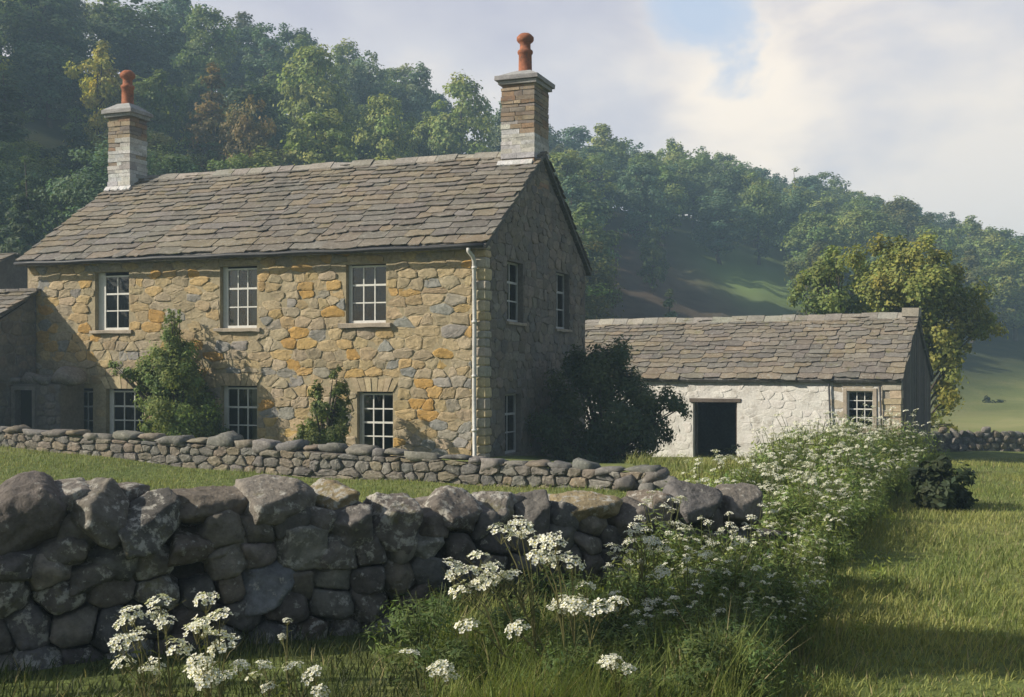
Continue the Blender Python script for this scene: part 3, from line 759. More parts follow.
for P_ in (Pr1, Pr2):
    mb.hexa([P_(-BL - .1, 0, -.1), P_(.1, 0, -.1), P_(.1, SLB - .02, -.1), P_(-BL - .1, SLB - .02, -.1)], [P_(-BL - .1, 0, .004), P_(.1, 0, .004), P_(.1, SLB - .02, .004), P_(-BL - .1, SLB - .02, .004)], (.1, .095, .09))
    slates(mb, P_, -BL - .1, .12, SLB, rng, wr=(.35, 1.0), er=(.30, .20))
br = mb.build('roof', M['slate'], barn)
ridge_stones(-BL - .1, -.3, BD / 2, 5.06, TB, rng, br)
mb = MB(); mb.box((-.42, BD / 2 - .24, 4.98), (.14, BD / 2 + .24, 5.28), (.3, .27, .22), rng, .02); mb.build('ridge_block', M['slate'], br)
for pxa, pxb, y0, y1, nm in ((829.5, 832.5, 383, 446, 'downpipe'), (880.5, 884, 386, 470, 'downpipe')):
    mb = MB(); a, b = b_px(pxa), b_px(pxb); mb.tube([(a, -.09, b_z(pxa, y0)), ((a + b) / 2 - .01, -.085, (b_z(pxa, y0) + b_z(pxb, y1)) / 2), (b, -.1, max(.02, b_z(pxb, y1)))], .032, 8); mb.build(nm, M['iron'], barn, True)

# ------------------------------------------------------------------ garden wall
def dirframe(a, b):
    d = math.atan2(b[1] - a[1], b[0] - a[0]); return d, math.hypot(b[0] - a[0], b[1] - a[1])
ga, gb = (-13.6, 28.5), (2.45, 21.4); gd, gl = dirframe(ga, gb)
gw = thing('garden_wall', 'low drystone garden wall with flat cap stones in front of cottage', 'stone wall', (*ga, 0), gd)
cg, sg = math.cos(gd), math.sin(gd)
def gpt(x): return (ga[0] + cg * x, ga[1] + sg * x)
def gtop(x): t = x / gl; return .88 * (1 - t) + .43 * t - .05 * math.sin(t * 9) * t + .03 * mn.noise((x * .7, 3.1, 0))
mb = MB(); n = 60
Pw = lambda a, b, d: (a, -.2 - d, b)
for i_ in range(n):
    x0, x1 = gl * i_ / n, gl * (i_ + 1) / n; z0_, z1_ = gz(*gpt(x0)) - .2, gz(*gpt(x1)) - .2; t0, t1 = gtop(x0) - .13, gtop(x1) - .13
    mb.hexa([(x0, -.19, z0_), (x1, -.19, z1_), (x1, .2, z1_), (x0, .2, z0_)], [(x0, -.19, t0), (x1, -.19, t1), (x1, .2, t1), (x0, .2, t0)], (.09, .08, .07))
WS = [(.165, .15, .128), (.185, .162, .132), (.15, .14, .125), (.195, .165, .128), (.175, .162, .143), (.14, .134, .124), (.205, .17, .122)]
tl_, tr_ = gtop(0) - .10, gtop(gl) - .10; sl_ = (tr_ - tl_) / gl; nl_ = math.hypot(1, sl_)
masonry(mb, Pw, (0, gl, -.2, 1.0), [], .34, .15, rng, lambda x, y, r_: jcol(r_.choice(WS), r_, .14), cuts=[((-sl_ / nl_, 1 / nl_), tl_ / nl_)],
        gap=.006, relief=(.02, .075), soft=.3, aniso=1.9, rough=.022, wob=.03)
mb.build('wall', M['wallstone'], gw, False)
x = 0; ncap = 0
while x < gl:
    w = rng.uniform(.25, .75) * (1.15 if x < gl * .4 else 1); hh = rng.uniform(.04, .085)
    Ns, Hs = boulder_planes((w * .58, rng.uniform(.25, .32), hh), rng, 14, .75, .1)
    c_ = (x + w / 2, rng.uniform(-.04, .03), gtop(x + w / 2) - .055 + rng.uniform(-.02, .03))
    V_, Fc = rock_planes(c_, Ns, Hs, 3, 24, .14, rng.randrange(999), .2)
    link('cap_stone', mesh_np('cap_stone', V_, [Fc], np.tile(jcol(rng.choice(WS), rng, .2) , (len(V_), 1)), True), M['wallstone'], gw); x += w * .97; ncap += 1
for (x, y, z, w, h, d) in ((gl + .05, -.02, .22, .34, .2, .3), (gl + .32, -.1, .1, .26, .15, .22), (gl - .35, -.38, .12, .2, .14, .15), (gl + .1, -.4, .06, .16, .1, .14)):
    Ns, Hs = boulder_planes((w, d, h), rng, 13); V_, Fc = rock_planes((x, y, z), Ns, Hs, 3, 10, .07, rng.randrange(999), .2)
    link('fallen_stone', mesh_np('fallen_stone', V_, [Fc], np.tile(jcol(WS[4], rng, .15), (len(V_), 1)), True), M['wallstone'], gw)

# ------------------------------------------------------------------ boulder wall in the foreground
wa, wb = (-4.5, 8.3), (2.75, 12.0); wd, wl = dirframe(wa, wb); cwv, swv = math.cos(wd), math.sin(wd)
bwl = thing('boulder_wall', 'rough drystone field wall of large grey boulders across the foreground', 'stone wall', (*wa, 0), wd)
def x_px(px, off=-.25):
    ox, oy = wa[0] - swv * off, wa[1] + cwv * off; k = (px - 512) / F
    return (k * oy - ox) / (cwv - k * swv)
def z_x(px, py, off=-.25): return ZY(py, wa[1] + cwv * off + swv * x_px(px, off))
def pm_(px, off=-.25): return F / (wa[1] + cwv * off + swv * x_px(px, off))
PROF = [(-130, 490), (0, 490), (30, 494), (70, 488), (110, 486), (150, 494), (172, 520), (190, 520), (210, 505), (240, 512), (262, 484), (300, 492), (330, 492), (362, 492),
        (385, 508), (415, 508), (440, 497), (480, 496), (520, 500), (555, 506), (590, 496), (640, 500), (665, 506), (690, 496), (740, 494), (768, 505)]
PX_ = [x_px(p[0]) for p in PROF]; PZ_ = [z_x(*p) for p in PROF]
def wtop(x): return float(np.interp(x, PX_, PZ_))
STN = [(.14, .124, .108), (.165, .146, .125), (.12, .109, .10), (.15, .126, .10), (.19, .17, .145), (.125, .117, .112)]
hand = [  # px, py, width px, height px, sticking out, colour, depth m
    (30, 512, 96, 64, .02, 0, .5), (100, 512, 72, 58, .05, 1, .5), (146, 522, 62, 72, .04, 2, .5), (62, 548, 54, 48, .06, 0, .36), (112, 556, 56, 40, .08, 5, .36), (66, 494, 58, 30, -.12, 4, .5), (212, 508, 72, 44, -.02, 3, .4), (236, 545, 62, 40, .05, 4, .34), (281, 500, 84, 50, .0, 4, .5),
    (330, 498, 46, 30, -.1, 6, .42), (298, 537, 58, 56, .07, 7, .4), (268, 578, 64, 48, .1, 8, .34), (345, 530, 52, 76, .02, 2, .4), (394, 524, 50, 66, .05, 0, .4),
    (424, 543, 36, 38, .07, 7, .3), (452, 512, 58, 46, .0, 1, .45), (492, 512, 46, 40, -.1, 4, .5), (533, 522, 40, 62, .05, 2, .35), (590, 508, 66, 34, -.02, 6, .5), (628, 522, 50, 50, .05, 0, .4), (652, 508, 48, 40, -.06, 3, .4),
    (692, 505, 56, 44, .02, 5, .42), (738, 506, 52, 42, .02, 1, .4), (10, 560, 60, 50, .05, 2, .4), (88, 575, 50, 50, .05, 0, .36), (190, 545, 46, 44, .0, 3, .4)]
HC = STN + [(.25, .20, .12), (.20, .19, .165), (.19, .195, .20)]
def stone(name, V_, Fc, col):
    V_ = np.asarray(V_); col = np.array(col); k = np.array([.5 + .5 * mn.noise(Vector(v) * 3.1) for v in V_])[:, None]
    C_ = col[None] * (.8 + .45 * k)
    return link(name, mesh_np(name, V_, [Fc], C_, True), M['boulder'], bwl)
hb = []; nst = 0
for (px, py, w, h, out_, ci, dm) in hand:
    off = -.16 - out_; s = pm_(px, off); x, z = x_px(px, off), z_x(px, py, off); sx_, sz_ = w / s / 2, h / s / 2
    rr = random.Random(int(px * 7 + py)); Ns, Hs = boulder_planes((sx_ * 1.02, dm * .6, sz_ * 1.04), rr, 16, .2)
    for _ in range(2):                                # weathered slanting upper faces
        u_ = np.array([rr.gauss(-.25, .3), rr.gauss(-.45, .2), 1.0]); u_ /= np.linalg.norm(u_)
        Ns.append(u_); Hs.append(math.sqrt((u_[0] * sx_) ** 2 + (u_[1] * dm * .6) ** 2 + (u_[2] * sz_) ** 2) * rr.uniform(.6, .85))
    V_, Fc = rock_planes((x, off + .05, z), Ns, Hs, 5, 44, .085, rr.randrange(999), .26)
    stone('stone', V_, Fc, jcol(HC[ci], rr, .08)); hb.append((x, z, sx_, sz_)); nst += 1
rr = random.Random(21)
sd = []; b = -.12
while b < 1.7:                                         # coursing shrinks to the right, as the wall does
    a = -.3 + rr.uniform(-.2, .1); hrow = rr.uniform(.18, .27)
    while a < wl + .3:
        sc_ = 1.15 - .4 * a / wl; ww = rr.uniform(.19, .42) * sc_; sd.append((a + ww / 2, (b + hrow / 2) * sc_ + rr.uniform(-.06, .06))); a += ww
    b += hrow
cells = voronoi(sd, (-.3, wl + .1, -.15, 1.8), [], 1.15)
pack = MB()
for poly in sorted(cells, key=lambda q: -area_c(q)[0]):
    A, c = area_c(poly)
    if A < .004 or c[1] > wtop(c[0]) - .07 or c[0] > x_px(765): continue
    if any(((c[0] - x) / sx_) ** 2 + ((c[1] - z) / sz_) ** 2 < .55 for x, z, sx_, sz_ in hb): continue
    Ns = []; Hs = []
    for i_ in range(len(poly)):
        p0, p1 = poly[i_], poly[(i_ + 1) % len(poly)]; e = (p1[0] - p0[0], p1[1] - p0[1]); l_ = math.hypot(*e)
        if l_ < .01: continue
        nn_ = (e[1] / l_, -e[0] / l_); hh = nn_[0] * (p0[0] - c[0]) + nn_[1] * (p0[1] - c[1])
        if hh < 0: nn_ = (-nn_[0], -nn_[1]); hh = -hh
        Ns.append((nn_[0], rr.gauss(0, .15), nn_[1])); Hs.append(max(.04, hh * .99))
    dpt = .17 + rr.uniform(-.02, .05)
    Ns += [(rr.gauss(0, .3), -1, rr.gauss(0, .3)), (0, 1, 0)] + [(rr.gauss(0, .8), -1, rr.gauss(0, .8)) for _ in range(6)]; Hs += [dpt, .2] + [dpt * rr.uniform(.9, 1.1) for _ in range(6)]
    V_, Fc = rock_planes((c[0], -.16, c[1]), Ns, Hs, 4 if A > .03 else 3, 40, .08, rr.randrange(999), .2)
    if nst < 88: stone('stone', V_, Fc, jcol(rr.choice(STN), rr, .15)); nst += 1
    else: pack.add(V_, Fc.tolist(), jcol(rr.choice(STN), rr, .15))
x = .2
while x < wl:                                          # second skin of stones along the top and back
    w = rr.uniform(.45, .75); Ns, Hs = boulder_planes((w * .56, .26, .2), rr, 14)
    V_, Fc = rock_planes((x + w / 2, .16, wtop(x + w / 2) - .2 + rr.uniform(-.03, .05)), Ns, Hs, 3, 14, .08, rr.randrange(999), .25)
    if nst < 100: stone('stone', V_, Fc, jcol(rr.choice(STN + [(.22, .19, .14), (.19, .175, .155)]), rr, .15)); nst += 1
    x += w
mb = MB(); n = 48
for i_ in range(n):
    x0, x1 = -.3 + (wl + .2) * i_ / n, -.3 + (wl + .2) * (i_ + 1) / n; t0, t1 = max(.1, wtop(x0) - .3), max(.1, wtop(x1) - .3)
    mb.hexa([(x0, -.17, -.2), (x1, -.17, -.2), (x1, .34, -.2), (x0, .34, -.2)], [(x0, -.12, t0), (x1, -.12, t1), (x1, .24, t1), (x0, .24, t0)])
mb.build('rubble_core', M['rubble'], bwl)
if pack.v: pk = pack.build('packing_stones', M['boulder'], bwl, True); pk['kind'] = 'stuff'
# field wall across the far meadow
fa, fb = (15.6, 46.2), (34, 48.5); fd, flen = dirframe(fa, fb)
fw_ = thing('field_wall', 'distant grey drystone wall crossing the meadow beyond the barn', 'stone wall', (*fa, 0), fd)
mb = MB()
for i_ in range(40):
    x0, x1 = flen * i_ / 40, flen * (i_ + 1) / 40; p0 = (fa[0] + math.cos(fd) * x0, fa[1] + math.sin(fd) * x0); z0_ = gz(*p0)
    mb.box((x0, -.2, z0_ - .3), (x1, .2, z0_ + .7), (.10, .09, .085))
for poly in voronoi(seeds_rows(0, flen, -1.6, 0, .4, .22, rng), (0, flen, -1.7, .1), [], 1.6):
    A, c = area_c(poly); zb = gz(fa[0] + math.cos(fd) * c[0], fa[1] + math.sin(fd) * c[0])
    if A < .01 or c[1] < zb - .05 or c[1] > zb + .85: continue
    s = math.sqrt(A) / 2; Ns, Hs = boulder_planes((s * 1.35, .14, s * .95), rng, 11)
    V_, Fc = rock_planes((c[0], -.16, c[1]), Ns, Hs, 2, 10, .05, rng.randrange(999), .2); mb.add(V_, Fc.tolist(), jcol(rng.choice(WS), rng, .2))
mb.build('wall', M['wallstone'], fw_)
# ------------------------------------------------------------------ leaves, trees, shrubs
def leaf_cloud(cent, rad, n, lw, ll, rs, bright=None, squash=1.0, up=0.0, shell=.55, face=1.0):
    """rhombic leaves through clumps; returns V, quads, colour"""
    cent = np.asarray(cent, float); rad = np.asarray(rad, float); m = len(cent)
    w = rad ** 2; idx = rs.choice(m, n, p=w / w.sum())
    d = rs.normal(size=(n, 3)); d /= np.linalg.norm(d, axis=1)[:, None]
    c = cent[idx] + d * (rad[idx] * rs.uniform(0, 1, n) ** shell * np.where(rs.uniform(0, 1, n) < .14, rs.uniform(1.1, 1.75, n), 1))[:, None] * np.array([1, 1, squash])
    mid = cent.mean(0); big = cent.std(0) + 1e-3
    gd_ = (c - mid) / big; gd_ /= np.linalg.norm(gd_, axis=1)[:, None] + 1e-6      # leaves face outward, as they do towards the light
    nr = d * .75 + gd_ * .85 * face + rs.normal(size=(n, 3)) * .6 + np.array([0, 0, .5]); nr /= np.linalg.norm(nr, axis=1)[:, None]
    a = rs.normal(size=(n, 3)) + np.array([0, 0, up]); a = a - nr * (a * nr).sum(1)[:, None]; a /= np.linalg.norm(a, axis=1)[:, None]
    b = np.cross(nr, a)
    s = rs.uniform(.65, 1.35, n)[:, None]
    V = np.stack([c - a * ll * .5 * s, c + b * lw * .5 * s - a * ll * .05 * s, c + a * ll * .5 * s, c - b * lw * .5 * s - a * ll * .05 * s], 1).reshape(-1, 3)
    Q = np.arange(n * 4).reshape(n, 4)
    br = (rs.uniform(.78, 1.22, m) if bright is None else bright)[idx] * rs.uniform(.72, 1.28, n)
    hue = rs.uniform(-.12, .12, n) + (rs.uniform(-.1, .1, m))[idx]
    Cc = np.stack([br * (1 + hue), br, br * (1 - hue * .8)], 1)
    return V, Q, np.repeat(Cc, 4, 0)
PROFILE = {
    'round': lambda t: math.sin(math.pi * min(1, max(0, t * .93 + .05))) ** .55,
    'oval': lambda t: math.sin(math.pi * min(1, t * .88 + .08)) ** .7 * (1 - .25 * t),
    'cone': lambda t: (1 - t) ** .8 * .95 + .05,
    'ragged': lambda t: math.sin(math.pi * min(1, t * .85 + .1)) ** .5 * (.75 + .35 * math.sin(t * 11)),
    'airy': lambda t: math.sin(math.pi * min(1, t * .85 + .08)) ** .6}
def tree_proto(kind, seed, H=10.0, z0=1.0, rmax=3.3, m=80, n=7500, leaf=(.21, .28), cr=(.5, 1.1)):
    rs = np.random.RandomState(seed); cent = []; rad = []
    ph = rs.uniform(0, 6.28, 4)
    while len(cent) < m:
        t = rs.uniform(0, 1); r = PROFILE[kind](t)
        if rs.uniform() > r + .12: continue
        th = rs.uniform(0, 6.283)
        lob = 1 + .16 * math.sin(3 * th + ph[0] + 5 * t) + .12 * math.sin(5 * th + ph[1] - 7 * t)
        q = r * rmax * lob * math.sqrt(rs.uniform(.12, 1)); k = rs.uniform(*cr) * (.55 + .45 * r) * (1.0 if kind != 'cone' else .7)
        q = max(0, q - k * .6)
        cent.append((q * math.cos(th), q * math.sin(th), z0 + (H - z0) * t * .95 + .2)); rad.append(k)
    V_, Q_, C_ = leaf_cloud(cent, rad, n, *leaf, rs, squash=.75 if kind != 'cone' else .6, shell=.3)
    cm = mesh_np('crown', V_, [Q_], C_); cm.materials.append(M['leaf'])
    mb = MB(); rr = random.Random(seed); top = z0 + (H - z0) * (.75 if kind != 'cone' else .93)
    pts = [(0, 0, -1.0), (.03, 0, 0), (rr.gauss(0, .1), rr.gauss(0, .1), z0), (rr.gauss(0, .15), rr.gauss(0, .15), (z0 + top) / 2), (rr.gauss(0, .2), rr.gauss(0, .2), top)]
    mb.tube(pts, [.27, .22, .17, .10, .02], 7)
    if kind != 'cone':
        for c_, r_ in list(zip(cent, rad))[:14]:
            zb = max(z0 * .8, min(c_[2] - .8, top * .8)); mb.tube([(0, 0, zb), (c_[0] * .5, c_[1] * .5, (zb + c_[2]) / 2 - .1), c_], [.08, .05, .015], 5)
    bm_ = bpy.data.meshes.new('trunk'); bm_.from_pydata(mb.v, [], mb.f); bm_.materials.append(M['bark'])
    return (cm, bm_)
PROTO = {'round': [tree_proto('round', s) for s in (1, 2, 3)], 'oval': [tree_proto('oval', s, rmax=2.6, m=62) for s in (4, 5)],
         'near': [tree_proto('round', s, n=17000, leaf=(.13, .18)) for s in (41, 42)],
         'cone': [tree_proto('cone', s, rmax=2.3, z0=.8, m=90, n=7000, leaf=(.13, .30)) for s in (6, 7)],
         'ragged': [tree_proto('ragged', s, rmax=3.0, m=55) for s in (8, 9)],
         'airy': [tree_proto('airy', s, rmax=2.9, m=42, n=2300, leaf=(.16, .27), cr=(.35, .75), z0=2.2) for s in (10,)]}
RM = {'round': 3.5, 'oval': 2.8, 'cone': 2.3, 'ragged': 3.3, 'airy': 3.0}
HERO = {}
def tree(kind, x, y, h, w, color, label, rs, group=None, z=None, hero=False, name=None):
    kp_ = 'near' if 20 < y < 84 and kind in ('round', 'oval', 'ragged') else kind; cm, tm = PROTO[kp_][rs.randint(len(PROTO[kp_]))]
    z = gz(x, y) if z is None else z
    nm = name or ('conifer_tree' if kind == 'cone' else 'tree')
    t = thing(nm, label, 'tree', (x, y, z), rs.uniform(0, 6.28), group)
    s = w / (2 * RM[kind]); t.scale = (s, s, h / 10.0)
    a = link('trunk', tm, None, t); c = link('crown', cm, None, t); c.color = (*color, 1)
    return t
rs = np.random.RandomState(11)
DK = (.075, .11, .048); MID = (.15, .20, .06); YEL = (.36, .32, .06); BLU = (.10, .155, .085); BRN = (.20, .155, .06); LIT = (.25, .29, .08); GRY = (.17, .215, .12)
taken = []
def hill_hero(kind, px, ytop, wpx, Yd, color, label, base=None):
    x = GX(px, Yd); z = gz(x, Yd); h = max(4.0, ZY(ytop, Yd) - z); w = max(wpx / F * Yd, h * .42)
    tree(kind, x, Yd, h, w, color, label, rs); taken.append((px, ytop, wpx, Yd, x))
HH = [('cone', 8, 66, 110, 74, DK, 'dark conifer at left edge of the wood, tallest near the shed'),
      ('ragged', 100, 40, 76, 87, YEL, 'yellow green leafy tree directly behind the left chimney'),
      ('cone', 214, 54, 84, 92, BRN, 'brownish pointed tree between left chimney and rounded green tree'),
      ('round', 250, 88, 70, 88, BRN, 'low russet brown tree beside the brownish pointed tree behind the roof'),
      ('round', 314, 41, 86, 111, LIT, 'broad rounded light green tree standing above the middle of cottage roof'),
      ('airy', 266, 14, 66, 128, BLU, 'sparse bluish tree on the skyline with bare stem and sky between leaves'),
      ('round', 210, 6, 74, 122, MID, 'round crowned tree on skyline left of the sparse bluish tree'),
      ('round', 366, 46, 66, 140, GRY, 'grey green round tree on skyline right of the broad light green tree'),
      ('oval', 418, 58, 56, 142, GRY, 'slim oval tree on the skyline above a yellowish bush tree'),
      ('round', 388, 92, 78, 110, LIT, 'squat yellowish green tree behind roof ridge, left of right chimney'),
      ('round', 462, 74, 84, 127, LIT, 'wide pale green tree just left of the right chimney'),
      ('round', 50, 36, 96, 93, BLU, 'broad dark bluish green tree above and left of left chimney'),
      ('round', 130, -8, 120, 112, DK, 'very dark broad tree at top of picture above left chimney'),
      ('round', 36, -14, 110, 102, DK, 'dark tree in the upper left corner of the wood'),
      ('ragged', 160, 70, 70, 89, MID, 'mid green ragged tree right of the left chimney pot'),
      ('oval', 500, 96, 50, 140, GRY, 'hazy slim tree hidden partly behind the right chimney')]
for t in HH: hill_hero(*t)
hill_hero('cone', 28, 150, 80, 60, DK, 'dark conifer low at left edge, just behind the shed roof')
hill_hero('round', 653, 226, 34, 124, (.10, .13, .04), 'small bright green bushy tree at top of the bare dark slope')
hill_hero('cone', 669, 282, 22, 84, GRY, 'tiny grey green conifer standing just above the barn roof')
# the wood that clothes the hill
def zone(px):
    return 0 if px < 520 else (1 if px < 780 else 2)
LAB = [{'dark': 'dark green tree packed in the wood behind the cottage roof', 'mid': 'mid green tree packed in the wood behind the cottage roof', 'lit': 'yellowish green tree packed in the wood behind the cottage roof'},
       {'dark': 'dark green tree in the wood on the slope right of the chimney', 'mid': 'mid green tree in the wood on the slope right of the chimney', 'lit': 'lighter green tree in the wood on the slope right of the chimney'},
       {'dark': 'dark hazy tree on the far right hillside above the barn', 'mid': 'hazy green tree on the far right hillside above the barn', 'lit': 'pale hazy tree on the far right hillside above the barn'}]
cand = []
for k in range(60000):
    y = rs.uniform(56, 520); x = rs.uniform(-.52, .55) * y
    cand.append((x, y))
cand = np.array(cand); sS = ridge_s(cand[:, 0], cand[:, 1]); zz = ground(cand[:, 0], cand[:, 1])
pxs = 512 + cand[:, 0] / cand[:, 1] * F; pys = HORIZON - (zz - EYE) / cand[:, 1] * F
ok = (sS > -9) & (sS < 82)
cand, sS, zz, pxs, pys = cand[ok], sS[ok], zz[ok], pxs[ok], pys[ok]
order = np.argsort(cand[:, 1] + rs.uniform(0, 40, len(cand))); placed = []
for k in order:
    x, y = cand[k]; px, py = pxs[k], pys[k]
    if 583 < px < 712 and py > 246 + (px - 583) * .10: continue          # bare heath
    if 670 < px < 805 and py > 264 + abs(px - 735) * .12: continue                             # glade
    if px > 780 and py > 345 - max(0, px - 930) * .0: continue
    sp = (4.5 + y * .017) * (1.0 if px < 560 else .95)
    if any((x - a) ** 2 + (y - b) ** 2 < sp * sp for a, b in placed): continue
    # trees that nothing in the picture would show: well behind others low on the slope
    if any(abs(px - t[0]) < t[2] * .30 and y > t[3] and py - 9 / y * F > t[1] + 6 for t in taken): continue
    if px < 560 and py < -40: continue
    hmax = 99.0                                        # keep the trees in front of a landmark tree lower than its crown
    for t in taken:
        if y <= t[3] + 3 and abs(px - t[0]) < t[2] * .42 + 2.2 / y * F: hmax = min(hmax, (py - (t[1] + .42 * t[2] + 30)) / F * y)
    if hmax < 2.6 or (px < 540 and y < 64): continue
    if len(placed) >= 275: break
    placed.append((x, y))
    kind = rs.choice(['round', 'round', 'oval', 'ragged', 'cone', 'airy'], p=[.36, .22, .17, .15, .06, .04])
    tone = rs.choice(['dark', 'mid', 'lit'], p=[.18, .42, .40])
    base = {'dark': (DK, BLU), 'mid': (MID, BLU, MID), 'lit': (LIT, (.095, .10, .032), LIT)}[tone]
    col = np.array(base[rs.randint(len(base))]) * rs.uniform(.85, 1.2)
    h = rs.uniform(7.0, 10.5) * (1 + y * .0012); w = rs.uniform(6.6, 9.2) * (1 + y * .0012) * {'cone': .62, 'oval': .85}.get(kind, 1)
    if h > hmax: w *= max(.6, hmax / h); h = hmax
    lab = LAB[zone(px)][tone]
    tree(kind, x, y, h, w, tuple(col), lab, rs, 'trees of the hillside wood')

PROTO['tall'] = [tree_proto('round', 99, z0=6.2)]; RM['tall'] = 3.5
tree('tall', -5.95, 7.2, 6.7, 1.9, MID, 'unseen tree added beyond the left edge to cast foreground shade', rs, name='added_shade_tree')  # unseen tree, added for the shadow it throws on the right foreground
# clump-built plants: foliage through clumps laid out at the plant's own distance
def clump_plant(name, cat, label, Yd, clumps, n, leaf, color, seed, depth=.8, stem=True, basepx=None, up=.2, extra=3, gyx=None, trunk_r=.09, group=None):
    rs_ = np.random.RandomState(seed); k = Yd / F
    px0 = basepx or clumps[-1][0]; X0 = GX(px0, Yd); Z0 = gz(X0, Yd)
    cent = []; rad = []
    for (px, py, r) in clumps:
        c = np.array([GX(px, Yd) - X0, 0, ZY(py, Yd) - Z0]); rr_ = r * k
        for e in range(extra):
            o = rs_.normal(size=3) * rr_ * .5; cent.append(c + o * np.array([1, 1, 1]) + np.array([0, rs_.uniform(-1, 1) * depth * .6, 0])); rad.append(rr_ * rs_.uniform(.4, .75))
    t = thing(name, label, cat, (X0, Yd, Z0), 0, group)
    V_, Q_, C_ = leaf_cloud(cent, rad, n, *leaf, rs_, up=up, shell=.5)
    kp = V_.reshape(-1, 4, 3)[:, :, 2].min(1) > -.02; V_ = V_.reshape(-1, 4, 3)[kp].reshape(-1, 3); C_ = C_.reshape(-1, 4, 3)[kp].reshape(-1, 3); Q_ = np.arange(len(V_)).reshape(-1, 4)
    f = link('foliage', mesh_np('foliage', V_, [Q_], C_), M['leaf'], t); f.color = (*color, 1)
    mb = MB()
    if cat == 'tree':
        tz = max(c[2] for c in cent) * .85
        mb.tube([(0, 0, -.3), (.05, 0, tz * .3), (-.05, .05, tz * .65), (.05, 0, tz)], [trunk_r, trunk_r * .85, trunk_r * .5, .02], 8)
        for c in cent[::3]:
            zb = max(.9, c[2] * .55); mb.tube([(0, 0, zb), (c[0] * .5, c[1] * .5, (zb + c[2]) * .5 + .1), tuple(c)], [trunk_r * .35, trunk_r * .2, .008], 5)
    for c in ([] if cat == 'tree' else cent[::4]):
        zb = .4 * max(0, c[2]); mb.tube([(c[0] * .06, c[1] * .06, -.1), (c[0] * .25, c[1] * .3, zb * .8), (c[0] * .7, c[1] * .8, zb + .35 * c[2]), tuple(c)], [trunk_r * .5, trunk_r * .4, trunk_r * .22, .006], 5)
    link('trunk' if cat == 'tree' else 'stems', mb_mesh(mb), M['bark'], t)
    return t
def mb_mesh(mb):
    me = bpy.data.meshes.new('stems'); me.from_pydata(mb.v, [], mb.f); return me
clump_plant('evergreen_shrub', 'shrub', 'tall pointed evergreen shrub against the cottage front between lower windows', 31.0,
            [(172, 311, 3), (172, 318, 4), (171, 326, 6), (172, 336, 8), (170, 346, 11), (178, 352, 9), (176, 362, 14), (164, 366, 13), (186, 370, 10), (150, 374, 11), (138, 375, 8), (126, 372, 6), (117, 366, 4), (178, 384, 20), (158, 388, 15), (194, 388, 12), (142, 386, 8), (200, 402, 14), (182, 406, 22), (160, 408, 16), (208, 418, 12), (192, 426, 20), (168, 428, 18), (150, 424, 10), (214, 430, 9), (180, 436, 20)],
            38000, (.042, .09), (.17, .215, .065), 3, .9, basepx=180, extra=10)
clump_plant('young_shrub', 'shrub', 'small sparse green shrub under the upper right cottage window', 28.8,
            [(337, 374, 5), (338, 390, 8), (342, 402, 9), (314, 386, 4), (318, 398, 7), (324, 412, 12), (342, 418, 10), (310, 430, 11), (326, 434, 14), (300, 438, 6), (338, 440, 8), (325, 442, 10)],
            9000, (.04, .09), (.14, .17, .05), 5, .5, basepx=325, extra=6)
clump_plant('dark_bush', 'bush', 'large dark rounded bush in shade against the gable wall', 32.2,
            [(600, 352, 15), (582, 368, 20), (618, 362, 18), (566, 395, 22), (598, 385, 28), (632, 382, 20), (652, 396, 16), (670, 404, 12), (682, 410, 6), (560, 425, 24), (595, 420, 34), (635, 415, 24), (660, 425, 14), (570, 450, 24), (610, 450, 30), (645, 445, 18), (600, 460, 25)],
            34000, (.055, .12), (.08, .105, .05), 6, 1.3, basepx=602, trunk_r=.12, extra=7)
clump_plant('ash_tree', 'tree', 'broad yellow green tree rising behind right end of the barn', 47.5,
            [(878, 276, 20), (902, 262, 20), (892, 255, 10), (926, 272, 24), (955, 272, 18), (942, 258, 10), (972, 296, 18), (985, 318, 8), (925, 304, 28), (898, 300, 22), (955, 312, 24), (975, 330, 12), (942, 342, 22), (918, 335, 20), (925, 366, 16), (950, 360, 12), (936, 392, 15), (952, 398, 9), (926, 420, 10), (944, 428, 7)],
            25000, (.10, .16), (.24, .25, .062), 8, 1.8, basepx=926, extra=7, trunk_r=.14)
clump_plant('bushy_tree', 'tree', 'bright green bushy tree showing above the barn ridge, left of broad yellow green tree', 52.0,
            [(832, 250, 9), (822, 262, 10), (838, 268, 16), (812, 282, 14), (852, 280, 16), (866, 270, 9), (798, 294, 10), (828, 296, 22), (858, 304, 20), (875, 300, 12), (830, 330, 24), (850, 360, 20), (825, 365, 20)],
            10000, (.10, .16), (.18, .22, .06), 9, 1.5, basepx=838, extra=6, trunk_r=.16)
clump_plant('weedy_shrub', 'shrub', 'pale leafy shrub growing at right side of the barn doorway', 36.5, [(733, 447, 5), (730, 457, 7), (738, 460, 7), (734, 466, 9)], 900, (.05, .12), (.07, .085, .045), 12, .3, basepx=734)
clump_plant('weedy_shrub', 'shrub', 'thin green shrub against the white barn wall, midway from doorway to window', 34.5, [(782, 443, 5), (778, 452, 7), (786, 458, 8), (780, 466, 10)], 700, (.05, .12), (.07, .085, .045), 13, .3, basepx=781)
clump_plant('weedy_shrub', 'shrub', 'bushy green weed below the small barn window', 33.5, [(838, 440, 6), (832, 450, 10), (843, 456, 10), (836, 466, 14)], 1100, (.05, .12), (.065, .085, .035), 14, .4, basepx=837)
clump_plant('weedy_shrub', 'shrub', 'leafy weed at foot of the barn corner quoins', 33.0, [(872, 448, 6), (868, 456, 9), (876, 462, 9), (872, 470, 12)], 900, (.05, .12), (.06, .08, .03), 15, .4, basepx=872)
